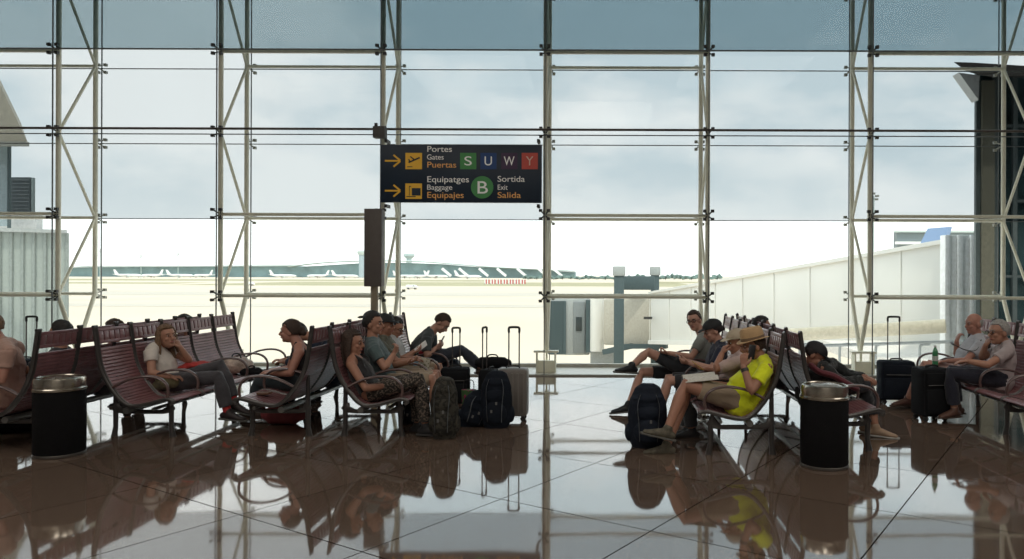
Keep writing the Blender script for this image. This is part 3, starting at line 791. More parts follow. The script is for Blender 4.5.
# ================================================================== bins
M_bin = mat('black mesh bin', (.006, .006, .007), .85, spec=.2, bump=.6, bscale=160); M_chr = mat('brushed chrome', (.62, .58, .50), .22, metal=1.0, var=.1); M_bag = mat('bin liner', (.02, .02, .02), .5)
def bin_(x, y, label, r=.198):
    t = thing('litter_bin', (x, y, 0), label, 'bin', 'black round litter bins')
    MB().lathe([(r * .97, 0), (r, .006), (r, .022), (r * .96, .03)], (x, y, 0), 40).build('base_ring', mat('bin base', (.12, .11, .10), .4, metal=.6), t)
    MB().lathe([(r * .96, .025), (r * .995, .035), (r * .995, .57), (r * .97, .58)], (x, y, 0), 48).build('basket', M_bin, t)
    MB().lathe([(r * 1.0, .57), (r * 1.03, .575), (r * 1.03, .592), (r * .985, .60), (r * .985, .665), (r * .96, .682), (r * .90, .688), (r * .86, .68), (r * .85, .60)], (x, y, 0), 48).build('lid', M_chr, t)
    MB().lathe([(r * .84, .60), (r * .80, .672), (r * .5, .69), (.01, .694)], (x, y, 0), 40).build('flap', mat('smoked flap', (.20, .15, .10), .25, metal=.6), t)
bin_(-4.80, 6.62, 'black round litter bin with chrome lid at the end of the left benches')
bin_(1.86, 6.32, 'black round litter bin with chrome lid behind the man in yellow')

# ================================================================== luggage
M_tube = mat('handle tube', (.10, .09, .085), .35, metal=.6); M_blk = mat('black nylon', (.007, .008, .010), .85, spec=.25, bump=.2, bscale=90); M_nvy = mat('navy nylon', (.007, .011, .019), .85, spec=.25, bump=.25, bscale=50)
M_gry = mat('taupe hard shell', (.165, .150, .135), .45, var=.06); M_zip = mat('zip grey', (.13, .13, .13), .5); M_rub = mat('rubber', (.02, .02, .02), .7)
def suitcase(x, y, w, dp, h, hh, rot, m, label, hw=.17, ribs=False, pockets=True, tilt=0):
    t = thing('trolley_suitcase', (x, y, 0), label, 'suitcase')
    R = Matrix.Rotation(rot, 3, 'Z') @ Matrix.Rotation(tilt, 3, 'X'); org = V((x, y, 0))
    def put(mb, name, mm, par=t, **k):
        mb.v = [R @ p for p in mb.v]; o = mb.build(name, mm, par, org=(0, 0, 0), **k); return o
    z0 = .055
    put(MB().box((0, 0, z0 + (h - z0) / 2), (w, dp, h - z0)), 'case_body', m, bevel=.035)
    if ribs:
        mb = MB()
        for i in range(5): mb.box((-w * .36 + i * w * .18, -dp / 2 - .004, z0 + (h - z0) / 2), (w * .09, .016, (h - z0) * .82))
        put(mb, 'shell_ribs', m, bevel=.006)
    mb = MB()
    zr = [(-w / 2 + .01, 0, z0 + .04), (-w / 2 + .01, 0, h - .05), (-w / 2 + .05, 0, h - .008), (w / 2 - .05, 0, h - .008), (w / 2 - .01, 0, h - .05), (w / 2 - .01, 0, z0 + .04)]
    mb.loft([V(p) + V((0, -dp * .12, 0)) for p in zr], .006, lat=(0, 1, 0), n=6); put(mb, 'zip_line', M_zip)
    if pockets:
        put(MB().box((0, -dp / 2 - .012, z0 + (h - z0) * .32), (w * .84, .03, (h - z0) * .5)), 'front_pocket', m, bevel=.012)
        put(MB().box((0, -dp / 2 - .008, z0 + (h - z0) * .78), (w * .84, .022, (h - z0) * .26)), 'front_pocket', m, bevel=.01)
        put(MB().loft([(-w * .36, -dp / 2 - .022, z0 + (h - z0) * .66), (w * .36, -dp / 2 - .022, z0 + (h - z0) * .66)], .004, n=6), 'zip', M_zip)
    mb = MB(); mb.loft(smooth_path([(-.07, -.02, h - .005), (-.06, -.02, h + .022), (.06, -.02, h + .022), (.07, -.02, h - .005)], 3), .009, n=8); put(mb, 'carry_handle', M_rub)
    if hh:
        hd = put(MB().cyl((-hw / 2, dp * .32, h - .02), (-hw / 2, dp * .32, h + hh), .0075, 8).cyl((hw / 2, dp * .32, h - .02), (hw / 2, dp * .32, h + hh), .0075, 8), 'telescopic_handle', M_tube)
        mb = MB(); mb.loft(smooth_path([(-hw / 2, dp * .32, h + hh - .04), (-hw / 2, dp * .32, h + hh), (-hw / 2 + .02, dp * .32, h + hh + .012), (hw / 2 - .02, dp * .32, h + hh + .012), (hw / 2, dp * .32, h + hh), (hw / 2, dp * .32, h + hh - .04)], 3), .013, n=8)
        mb.v = [R @ p for p in mb.v]; g = mb.build('grip', M_rub, hd, org=(0, 0, 0))
    for sx_ in (-1, 1):
        for sy in (-1, 1):
            mb = MB(); cx, cy = sx_ * (w / 2 - .05), sy * (dp / 2 - .045)
            mb.cyl((cx, cy - .013, .028), (cx, cy + .013, .028), .028, 14); mb.box((cx, cy, .055), (.035, .04, .03)); put(mb, 'wheel', M_rub)
    return t
def bx(px, Y): return (px - 604) / F * Y
suitcase(bx(513.5, 8.25), 8.25, .33, .22, .575, .43, 0, M_gry, 'taupe hard shell suitcase with raised handle beside the dark rucksack', hw=.115, ribs=True, pockets=False)
suitcase(bx(490, 8.75), 8.75, .20, .20, .50, .47, PI * .42, M_blk, 'black upright suitcase hidden behind the rucksack, thin steel handle raised', hw=.12)
suitcase(bx(455, 9.0), 9.05, .34, .22, .48, .46, .1, M_blk, 'black suitcase in the crook of the bending man\'s legs', hw=.09)
suitcase(bx(898, 9.35), 9.42, .42, .24, .54, .53, -.05, M_nvy, 'large dark upright suitcase with tall raised handle beside the elderly man', hw=.145)
suitcase(bx(930, 8.38), 8.36, .33, .28, .585, 0, .15, M_blk, 'black cabin suitcase at the knees of the grey-haired woman', hw=.15)
suitcase(bx(27, 9.2), 9.2, .36, .24, .55, .50, 0, M_nvy, 'dark suitcase with raised handle beyond the left bench, by the ribbed building', hw=.13)

def rucksack(px, y, w, dp, h, m, label, name='rucksack', lean=0, extra=None, rot=0, voxel=.008):
    x = bx(px, y); t = thing(name, (x, y, 0), label, 'backpack')
    R = Matrix.Rotation(rot, 3, 'Z') @ Matrix.Rotation(lean, 3, 'Y')
    def put(mb, nm, mm, **k): mb.v = [R @ p for p in mb.v]; return mb.build(nm, mm, t, org=(0, 0, 0), **k)
    mb = MB()
    mb.loft([(0, 0, .05 * h), (0, 0, .15 * h), (0, 0, .5 * h), (.0, 0, .78 * h), (0, 0, .93 * h)], [(w * .42, dp * .42), (w * .48, dp * .5), (w * .5, dp * .5), (w * .48, dp * .46), (w * .38, dp * .34)], lat=(1, 0, 0), n=18)
    mb.ell((0, -dp * .08, .86 * h), (w * .40, dp * .42, .12 * h))
    put(mb, 'pack_body', m, voxel=voxel, iters=3, disp=.016, dscale=.09)
    mb = MB(); mb.ell((0, -dp * .46, .30 * h), (w * .38, dp * .20, .22 * h)); mb.ell((0, -dp * .42, .62 * h), (w * .34, dp * .15, .13 * h)); put(mb, 'front_pocket', m, voxel=voxel, iters=3, disp=.01)
    for sd in (-1, 1):
        mb = MB(); mb.ell((sd * w * .46, 0, .25 * h), (w * .12, dp * .25, .16 * h)); put(mb, 'side_pocket', m)
    for sd in (-1, 1):
        mb = MB(); mb.loft(smooth_path([(sd * w * .2, -dp * .36, .93 * h), (sd * w * .27, -dp * .52, .75 * h), (sd * w * .24, -dp * .64, .45 * h), (sd * w * .22, -dp * .60, .15 * h)], 4), (.013, .003), n=6); put(mb, 'strap', mat('strap grey', (.10, .11, .12), .6))
    mb = MB(); mb.loft(smooth_path([(-.05, dp * .1, .95 * h), (-.035, dp * .1, 1.03 * h), (.035, dp * .1, 1.03 * h), (.05, dp * .1, .95 * h)], 4), .008, n=6); put(mb, 'grab_handle', M_rub)
    mb = MB(); mb.box((.02, -dp * .66, .50 * h), (.02, .006, .03)); mb.box((-.03, -dp * .66, .35 * h), (.02, .006, .03)); put(mb, 'buckle', M_zip)
    return t
rucksack(497, 7.88, .33, .26, .55, M_nvy, 'bulky dark navy rucksack standing in front of the taupe suitcase')
rucksack(470, 7.95, .30, .24, .34, M_nvy, 'low slumped dark bag left of the bulky rucksack', lean=.35, rot=.3)
M_camo = pattern_mat('camo', (.014, .013, .010), (.045, .042, .032), 26, .5)
rucksack(445, 7.35, .27, .25, .56, M_camo, 'mottled olive rucksack between the knees of the woman in patterned trousers')
rucksack(648, 7.02, .37, .30, .53, mat('midnight nylon', (.008, .013, .024), .8, spec=.3, bump=.3, bscale=40), 'dark blue hiking rucksack at the feet of the man in yellow')
rucksack(412, 8.1, .28, .22, .30, M_nvy, 'small dark bag on the floor under the bench of five travellers', lean=.2)

def duffel(loc, L, r, m, label, rz=0, name='holdall', cat='bag'):
    t = thing(name, loc, label, cat); R = Matrix.Rotation(rz, 3, 'Z')
    mb = MB(); mb.loft([(-L / 2, 0, r), (-L * .4, 0, r), (0, 0, r * 1.03), (L * .4, 0, r), (L / 2, 0, r)], [(r * .8, r * .7), (r, r), (r * 1.05, r * 1.0), (r, r), (r * .8, r * .7)], lat=(0, 1, 0), n=18)
    mb.v = [R @ p for p in mb.v]; mb.build('bag_body', m, t, org=(0, 0, 0), voxel=.009, iters=3, disp=.02, dscale=.1)
    mb = MB(); mb.loft(smooth_path([(-L * .2, -r * .5, r * 1.8), (-L * .12, -r * .3, r * 2.35), (L * .12, -r * .3, r * 2.35), (L * .2, -r * .5, r * 1.8)], 4), .009, n=6)
    mb.v = [R @ p for p in mb.v]; mb.build('handle', M_rub, t, org=(0, 0, 0))
    return t
suitcase(bx(493, 9.2), 9.3, .36, .25, .40, 0, 0, M_blk, 'small black trolley case lying behind the two raised handles', pockets=False)
duffel(V((bx(492, 9.2), 9.3, .43)), .36, .075, M_blk, 'rounded black bag on top of the case behind the raised handles')
M_redb = mat('red fabric', (.42, .035, .03), .75, bump=.4, bscale=20)
duffel(V((bx(284, 8.0), 8.0, 0)), .34, .10, mat('dull red bag', (.20, .035, .04), .7), 'dull red bag on the floor under the ponytailed woman\'s seat')
duffel(V((bx(238, 9.35), 9.3, .36)), .27, .105, mat('white plastic bag', (.50, .40, .34), .4, bump=1.0, bscale=30, var=.45), 'crumpled white and brown carrier bag on an empty seat', rz=.6, name='carrier_bag')
duffel(V((bx(238, 8.6), 8.95, .37)), .20, .055, M_blk, 'small black pouch on the seat below the carrier bag', rz=.3, name='pouch')
duffel(V((bx(15, 7.5), 7.55, 0)), .40, .13, M_blk, 'black holdall on the floor under the far left bench', rz=.2)
# gift bag between the suitcases
t = thing('tote_bag', V((bx(469, 8.6), 8.6, 0)), 'small flowery pink and green tote bag at the bending man\'s feet', 'bag')
x, y = bx(469, 8.6), 8.6
MB().loft([(x, y, .01), (x, y, .28)], [(.07, .05), (.085, .06)], lat=(1, 0, 0), n=16, caps='flat').build('bag_body', pattern_mat('flower print', (.28, .03, .09), (.05, .12, .04), 14, .48), t)
MB().loft(smooth_path([(x - .06, y, .27), (x - .05, y, .38), (x + .05, y, .38), (x + .06, y, .27)], 4), .005, n=6).build('handle', M_rub, t)
# bottle on the small suitcase
a = V((bx(937, 8.36), 8.40, .592))
t = thing('water_bottle', a, 'green plastic water bottle standing on the black cabin suitcase', 'bottle')
MB().lathe([(.02, 0), (.031, .006), (.032, .10), (.030, .12), (.031, .15), (.026, .175), (.012, .205), (.012, .215)], a, 20).build('bottle_body', mat('green bottle', (.06, .26, .12), .12, spec=.8), t)
MB().cyl(a + V((0, 0, .213)), a + V((0, 0, .232)), .014, 14).build('cap', mat('cap white', (.7, .72, .7), .4), t)
MB().lathe([(.0325, .06), (.0325, .115)], a, 20).build('label_band', mat('bottle label', (.55, .60, .55), .5), t)
# wallet on the empty seat
a = V((bx(264, 7.5), 7.52, .405))
t = thing('wallet', a, 'small brown wallet on the empty end seat by the ponytailed woman', 'wallet')
MB().box((a.x, a.y, a.z), (.12, .10, .022)).build('cover', mat('tan leather', (.16, .09, .06), .5), t, bevel=.006)
# ================================================================== people
def basis(x, up):
    x = V(x).normalized(); z = V(up); z = (z - z.dot(x) * x).normalized(); y = z.cross(x)
    return Matrix((x, y, z)).transposed()
def part_path(pts, rad, T):
    """first T segments (fractional) of a polyline with radii"""
    P_, R_ = [], []
    for i in range(len(pts)):
        if i <= T: P_.append(pts[i]); R_.append(rad[i])
        else:
            f = T - (i - 1)
            if f > 1e-3: P_.append(lerp(pts[i - 1], pts[i], f)); R_.append(rad[i - 1] * (1 - f) + rad[i] * f)
            break
    return P_, R_
def refine(pts, rad):
    """round the bends a little"""
    P_, R_ = [pts[0]], [rad[0]]
    for i in range(1, len(pts) - 1):
        a, b, c = pts[i - 1], pts[i], pts[i + 1]
        P_ += [lerp(b, a, .14), b, lerp(b, c, .14)]; R_ += [rad[i] * 1.0, rad[i] * 1.0, rad[i] * 1.02]
    P_.append(pts[-1]); R_.append(rad[-1]); return P_, R_
def hand(mb, wr, d, nrm, curl, side, s=1.0):
    """palm, four fingers and a thumb leaving the side of the palm; nrm points out of the palm, side: +1/-1 where the thumb is"""
    B = basis(d, nrm); x, y, z = B.col[0], B.col[1], B.col[2]
    mb.loft([wr - x * .01, wr + x * .03 * s, wr + x * .085 * s], [(.025 * s, .019 * s), (.036 * s, .017 * s), (.041 * s, .013 * s)], lat=y, n=12)
    for k, (off, L) in enumerate([(.032, .068), (.011, .078), (-.011, .073), (-.031, .058)]):
        p = wr + x * .078 * s + y * off * side * s; a = 0; q = [p]; dd = V(x)
        fan = y * off * side * 2.2
        for seg, fr in enumerate((.45, .32, .25)):
            a += curl * (.7, 1.0, .8)[seg]
            dd = (x * math.cos(a) + z * math.sin(a) + fan * .35).normalized()
            p = p + dd * L * fr * s; q.append(p)
        mb.loft(q, [.0098 * s, .0092 * s, .0086 * s, .0075 * s], n=8)
    p = wr + x * .022 * s + y * .026 * side * s
    q = [p, p + (x * .6 + y * side * .75 + z * .15).normalized() * .036 * s]
    q.append(q[-1] + (x * .9 + y * side * .25 + z * (.2 + curl * .5)).normalized() * .030 * s); q.append(q[-1] + (x * .95 + z * (.2 + curl * .6)).normalized() * .022 * s)
    mb.loft(q, [.015 * s, .0125 * s, .0105 * s, .009 * s], n=8)
SK = {}
def skin(name, c): return mat(name, c, .5, var=.07, scale=25, spec=.4)
S_fair = skin('fair skin', (.48, .27, .20)); S_tan = skin('tanned skin', (.36, .18, .12)); S_ruddy = skin('ruddy skin', (.42, .21, .155)); S_warm = skin('warm skin', (.42, .22, .15))
H_br = mat('brown hair', (.045, .026, .017), .6, var=.4, scale=60, bump=.6, bscale=120); H_bl = mat('black hair', (.014, .011, .010), .55, var=.4, scale=60, bump=.6, bscale=120)
H_bd = mat('dark blonde hair', (.17, .10, .055), .6, var=.4, scale=60, bump=.6, bscale=120); H_gr = mat('grey hair', (.34, .33, .31), .6, var=.3, scale=60, bump=.6, bscale=120)
M_eye = mat('eye white', (.42, .38, .35), .3); M_iris = mat('iris', (.02, .015, .012), .2); M_lip = mat('lips', (.34, .10, .085), .5)
def cloth(name, c, r=.85): return mat(name, c, r, var=.10, scale=9, bump=.35, bscale=22, sheen=.2)
def sstep(a, b, x):
    t = max(0, min(1, (x - a) / (b - a))); return t * t * (3 - 2 * t)
def cover(d, style):
    x, y, z = d
    if style == 'bald':
        return sstep(-.45, -.25, -z + .0) * 0 + (sstep(.05, .2, -x) * sstep(.35, .2, z) * sstep(-.6, -.45, z)) * .8
    front = sstep(.50, .62, z - .05 * abs(y)) if x > .25 else 1
    mid = sstep(.02, .18, z) if x > -.15 else 1
    t = sstep(-.15, .30, x); u = sstep(.2, .55, x)
    lo_back = -.55 if style != 'long' else -.75
    thr = lo_back * (1 - t) + (.05 if style != 'long' else -.3) * t; thr = thr * (1 - u) + .56 * u
    return sstep(thr - .06, thr + .06, z)

def person(label, org, pel, che, nek, hed, face, n, r, skinm, hairm=None, hair='short', top=None, bottom=None, sleeve=.55, hem=1.9, shoes=None, belly=0,
           voxel=.0065, up=None, lat=(0, 1, 0), sw=.175, tank=False, k=1.0, lw=1.0, glasses=None, detail=True, hs=1.0, cat='person', dispc=.014):
    """n / r: the limbs on the side nearer to / farther from the photographer: dict sh, el, wr, hd (finger direction), hn (palm normal), curl, kn, an, ft"""
    lat = V(lat).normalized(); t = thing('person', V(org), label, cat)
    # --- torso
    C0 = V(pel); C2 = V(che); C4 = V(nek); C1 = lerp(C0, C2, .5); C3 = lerp(C2, C4, .62)
    fwd = V(face); fwd.z = 0
    trp = [C0, C1, C2, C3, C4]; trr = [(.165 * k, .115 * k), (.148 * k, .105 * k + belly), (.165 * k, .112 * k + belly * .35), (.145 * k, .088 * k), (.062, .060)]
    for s, sg in ((n, -1), (r, 1)):
        s.setdefault('sh', C4 + lat * sg * sw * k + V((0, 0, -.055)))
        s['hip'] = C0 + lat * sg * .088
    B = basis(face, up if up is not None else (lerp(V((0, 0, 1)), (V(hed) - C4).normalized(), .35)))
    X_, Y_, Z_ = B.col[0], B.col[1], B.col[2]; H = V(hed)
    def hl(x, y, z): return H + (X_ * x + Y_ * y + Z_ * z) * hs
    def base_torso(mb, e=0, top_=5):
        mb.loft(trp[:top_], [(a + e, b + e) for a, b in trr[:top_]], lat=lat, n=20)
        if top_ == 5:
            mb.loft([n['sh'] + lat * .015, lerp(n['sh'], C4, .6) + V((0, 0, .012)), lerp(C4, r['sh'], .4) + V((0, 0, .012)), r['sh'] - lat * .015], [.052 + e, .055 + e, .055 + e, .052 + e], n=12)
    mb = MB(); base_torso(mb)
    mb.loft([C4 - V((0, 0, .02)), lerp(C4, H, .5), H - Z_ * .03], [.064 * lw ** .5, .055, .055], n=12)
    # head
    def e_(c, rr, **kk): mb.ell(hl(*c), [q * hs for q in rr], B, **kk)
    e_((-.008, 0, .028), (.098, .077, .096), nu=24, nv=16); e_((.022, 0, -.048), (.072, .060, .070)); e_((.066, 0, -.092), (.024, .026, .020)); e_((.05, 0, .03), (.046, .060, .05))
    if detail:
        mb.loft([hl(.088, 0, .022), hl(.103, 0, -.004), hl(.115, 0, -.024), hl(.100, 0, -.036)], [.009 * hs, .011 * hs, .0165 * hs, .014 * hs], n=8)
        e_((.084, 0, .034), (.014, .045, .010)); e_((.086, 0, -.062), (.013, .024, .012))
        for sy in (-1, 1): e_((-.006, sy * .079, -.012), (.022, .010, .032)); e_((.068, sy * .036, -.026), (.022, .022, .02))
    else:
        for sy in (-1, 1): e_((-.006, sy * .079, -.012), (.022, .010, .032))
    for s, sg in ((n, -1), (r, 1)):
        s['apts'], s['arad'] = refine([s['sh'], s['el'], s['wr']], [.050 * lw, .040 * lw, .0275 * lw])
        mb.loft(s['apts'], s['arad'], n=12)
        d = V(s.get('hd', (s['wr'] - s['el']))).normalized(); hn = V(s.get('hn', (0, 0, -1)))
        hand(mb, s['wr'], d, hn, s.get('curl', .45), s.get('th', -sg), .95)
        s['lpts'] = [s['hip'], lerp(s['hip'], s['kn'], .5), s['kn'], lerp(s['kn'], s['an'], .3), lerp(s['kn'], s['an'], .65), s['an']]
        s['lrad'] = [.088 * lw, .076 * lw, .056 * lw, .056 * lw, .045 * lw, .034 * lw]
        mb.loft(s['lpts'], s['lrad'], n=14)
        fd = V(s['ft']).normalized(); mb.loft([s['an'], s['an'] - V((0, 0, .03)) + fd * .03, s['an'] - V((0, 0, .045)) + fd * .1], [.034, .032, .026], n=10)
    body = mb.build('body', skinm, t, voxel=voxel, iters=2)
    # --- garments
    if top is not None:
        mb = MB()
        if tank:
            mb.loft([C0, C1, C2, lerp(C2, C4, .30)], [(a + .016, b + .016) for a, b in (trr[0], trr[1], trr[2], (.150 * k, .098 * k))], lat=lat, n=20)
            for sg in (-1, 1):
                q = lerp(C2, C4, .3) + lat * sg * .085; fx = V((X_.x, X_.y, 0)).normalized()
                mb.loft([q + fx * .085, q + fx * .06 + V((0, 0, .09)), C4 + lat * sg * .075 + V((0, 0, .035)), q - fx * .06 + V((0, 0, .09)), q - fx * .085], .016, n=8)
        else:
            base_torso(mb, .013, 5); mb.loft([C0 - (C1 - C0) * .25, C0, lerp(C0, C1, .6)], [(.190 * k, .142 * k), (.188 * k, .140 * k + belly * .3), (.168 * k, .124 * k + belly * .8)], lat=lat, n=20)
            for s in (n, r):
                a, b = part_path([s['sh'], s['el'], s['wr']], [.056 * lw, .047 * lw, .034 * lw], sleeve)
                if sleeve > 1: a, b = refine(a, b)
                mb.loft(a, [q + .012 for q in b], n=14, caps='flat')
        mb.build('shirt', top, t, voxel=max(voxel, .008), iters=3, disp=dispc, dscale=.07)
        if not tank:
            mb = MB(); mb.loft([C4 + (H - C4) * .06, C4 + (H - C4) * .22], [.074, .066], n=20, caps='flat'); mb.build('collar', top, t)
    if bottom is not None:
        mb = MB(); mb.loft([C0 - V((0, 0, .03)), lerp(C0, C1, .35)], [(.172 * k, .125 * k), (.162 * k, .116 * k + belly * .5)], lat=lat, n=20)
        for s in (n, r):
            T = hem * 2 if hem <= 1 else 2 + (hem - 1) * 3
            L_ = s['lpts']; R_ = [q + .014 for q in s['lrad']]; R_[3] += .004; R_[4] += .010; R_[5] += .016
            a, b = part_path(L_, R_, T); mb.loft(a, b, n=16, caps='flat')
        mb.build('shorts' if hem < 1.2 else 'trousers', bottom, t, voxel=max(voxel, .008), iters=3, disp=dispc, dscale=.08)
    # --- shoes
    sm, solem = shoes if shoes else (mat('dark shoe', (.02, .02, .022), .6), mat('dark sole', (.05, .05, .05), .7))
    for s in (n, r):
        fd = V(s['ft']).normalized(); shin = (s['kn'] - s['an']).normalized(); fu = V(s.get('fu', (0, 0, 1))); fu = (fu - fu.dot(fd) * fd).normalized(); sd = fd.cross(fu)
        o_ = s['an'] - fu * .040 - fd * .055
        mb = MB()
        mb.loft([o_ + fd * .0, o_ + fd * .05 + fu * .010, o_ + fd * .11 + fu * .004, o_ + fd * .19 - fu * .012, o_ + fd * .25 - fu * .02], [(.030, .034), (.038, .045), (.043, .040), (.047, .027), (.034, .018)], lat=sd, n=14)
        mb.loft([s['an'] + fu * .012, s['an'] - fu * .03], [(.043, .046), (.040, .05)], lat=sd, n=14)
        sh = mb.build('shoe', sm, t, voxel=.008, iters=3)
        mb = MB(); q = o_ - fu * .036
        mb.loft([q - fd * .03, q + fd * .05, q + fd * .12, q + fd * .20, q + fd * .275], [(.026, .012), (.040, .013), (.040, .012), (.049, .012), (.026, .012)], lat=sd, n=14)
        mb.build('sole', solem, sh)
    # --- hair and face
    if hairm is not None:
        vs, fs = [], []; nu, nv = 36, 24; rnd = random.Random(int(abs(H.x) * 1000))
        for i in range(nv + 1):
            th = PI * i / nv
            for j in range(nu):
                a = 2 * PI * j / nu; d = V((math.sin(th) * math.cos(a), math.sin(th) * math.sin(a), math.cos(th)))
                c = cover(d, hair); th_ = .008 + .008 * rnd.random() + (.008 if hair == 'long' else 0)
                rr = .84 + c * (.16 + th_ / .09)
                vs.append(hl(-.010 + d.x * .098 * rr, d.y * .078 * rr, .024 + d.z * .098 * rr))
        for i in range(nv):
            for j in range(nu): fs.append((i * nu + j, (i + 1) * nu + j, (i + 1) * nu + (j + 1) % nu, i * nu + (j + 1) % nu))
        mb = MB(); mb.add(vs, fs)
        if hair == 'long':
            for sy in (-1, 1): mb.loft([hl(.0, sy * .070, .06), hl(-.012, sy * .090, -.01), hl(-.015, sy * .092, -.09), hl(.0, sy * .095, -.17)], [(.022, .030), (.022, .042), (.022, .040), (.012, .018)], lat=Y_, n=10)
            for sy in (-1, 0, 1): mb.loft([hl(-.06, sy * .045, .03), hl(-.075, sy * .06, -.06), hl(-.06, sy * .065, -.15), hl(-.03, sy * .07, -.23)], [(.035, .03), (.04, .032), (.034, .026), (.014, .012)], lat=Y_, n=10)
        if hair == 'bun':
            mb.ell(hl(-.115, 0, .0), (.045, .042, .045), B); mb.ell(hl(-.14, .02, -.015), (.03, .03, .035), B); mb.ell(hl(-.12, -.01, .03), (.03, .035, .02), B)
        mb.build('hair', hairm, t)
    if detail:
        for sy in (-1, 1):
            e = MB().ell(hl(.0875, sy * .031, .008), [q * hs for q in (.0085, .0125, .006)], B, nu=10, nv=8).build('eye', M_eye, t)
            MB().ell(hl(.0955, sy * .030, .008), [q * hs for q in (.0035, .0068, .0060)], B, nu=8, nv=6).build('iris', M_iris, e)
            MB().loft([hl(.094, sy * .014, .028), hl(.097, sy * .032, .034), hl(.085, sy * .052, .028)], [.003, .0042, .0025], n=6).build('eyebrow', hairm or H_gr, t)
        MB().loft([hl(.090, -.022, -.060), hl(.101, -.008, -.058), hl(.101, .008, -.058), hl(.090, .022, -.060)], [.003, .0062, .0062, .003], n=8).build('lips', M_lip, t)
    if glasses:
        mb = MB()
        for sy in (-1, 1):
            c = [hl(.112 if glasses != 'up' else .07, sy * .033 + .024 * math.cos(a), (.008 if glasses != 'up' else .075) + .018 * math.sin(a)) for a in [i * PI / 6 for i in range(12)]]
            mb.loft(c, .0028, n=6, closed=True)
            mb.loft([hl(.112 if glasses != 'up' else .07, sy * .057, .012 if glasses != 'up' else .08), hl(.02, sy * .085, .012 if glasses != 'up' else .05)], .0025, n=6)
        mb.loft([hl(.112 if glasses != 'up' else .07, -.01, .012 if glasses != 'up' else .08), hl(.112 if glasses != 'up' else .07, .01, .012 if glasses != 'up' else .08)], .0028, n=6)
        g = mb.build('glasses', M_iris, t)
        if glasses in ('sun', 'up'):
            for sy in (-1, 1): MB().ell(hl(.112 if glasses != 'up' else .07, sy * .033, .008 if glasses != 'up' else .075), (.004, .023, .017), B, nu=12, nv=8).build('lens', M_iris, g)
    t['hx'] = 0
    return dict(t=t, hl=hl, B=B, n=n, r=r, C=trp, k=k)

def cap(pr, m, back=False, name='cap'):
    hl, B, t = pr['hl'], pr['B'], pr['t']; s = -1 if back else 1
    mb = MB(); vs = []; nu = 32
    for i in range(9):
        th = PI / 2 * i / 8 * 1.02
        for j in range(nu):
            a = 2 * PI * j / nu; vs.append(hl(-.010 + .116 * math.sin(th) * math.cos(a), .096 * math.sin(th) * math.sin(a), .045 + .092 * math.cos(th)))
    fs = [(i * nu + j, (i + 1) * nu + j, (i + 1) * nu + (j + 1) % nu, i * nu + (j + 1) % nu) for i in range(8) for j in range(nu)]
    mb.add(vs, fs); o = mb.build(name, m, t)
    MB().loft([hl(s * .07, 0, .052), hl(s * .125, 0, .050), hl(s * .165, 0, .040)], [(.075, .007), (.068, .006), (.035, .005)], lat=B.col[1], n=16, caps='flat').build('brim', m, o)
    MB().ell(hl(-.01, 0, .138), (.008, .008, .005)).build('button', m, o)
    return o
def hat(pr, m, band):
    hl, B, t = pr['hl'], pr['B'], pr['t']; R = B @ Matrix.Rotation(math.radians(6), 3, 'Y'); c = hl(-.008, 0, .055)
    def ov(prof_):
        vs = []; n_ = 40
        for r_, z in prof_:
            for j in range(n_):
                a = 2 * PI * j / n_; vs.append(c + R @ V((r_ * 1.12 * math.cos(a), r_ * .96 * math.sin(a), z + (.018 * abs(math.sin(a)) ** 2 if r_ > .12 else 0))))
        return vs, [(i * n_ + j, i * n_ + (j + 1) % n_, (i + 1) * n_ + (j + 1) % n_, (i + 1) * n_ + j) for i in range(len(prof_) - 1) for j in range(n_)]
    mb = MB(); mb.add(*ov([(.140, -.008), (.134, -.002), (.118, .002), (.102, .004), (.100, .05), (.094, .095), (.080, .112), (.05, .100), (.001, .092)]))
    o = mb.build('straw_hat', m, t)
    mb = MB(); mb.add(*ov([(.1025, .006), (.1025, .032)])); mb.build('hat_band', band, o)
def gadget(label, c, d, nrm, name='smartphone', cat='phone', size=(.145, .072, .009), m=None, scr=True):
    B = basis(d, nrm); t = thing(name, V(c), label, cat)
    MB().box(c, size, B).build('case', m or mat('phone black', (.02, .02, .022), .3), t, bevel=.003)
    if scr: MB().box(V(c) + B.col[2] * (size[2] / 2 + .0006), (size[0] * .92, size[1] * .9, .001), B).build('screen', mat('phone screen', (.25, .28, .30), .15), t, smooth=False)
    return t
def palm(pr, s, f=.085, up=.0):
    q = pr[s]; d = V(q.get('hd', (q['wr'] - q['el']))).normalized(); nn = basis(d, q.get('hn', (0, 0, -1))).col[2]
    return q['wr'] + d * f + nn * up
L_, R_ = V((-1, 0, 0)), V((1, 0, 0))
M_soleW = mat('pale sole', (.40, .40, .38), .7)

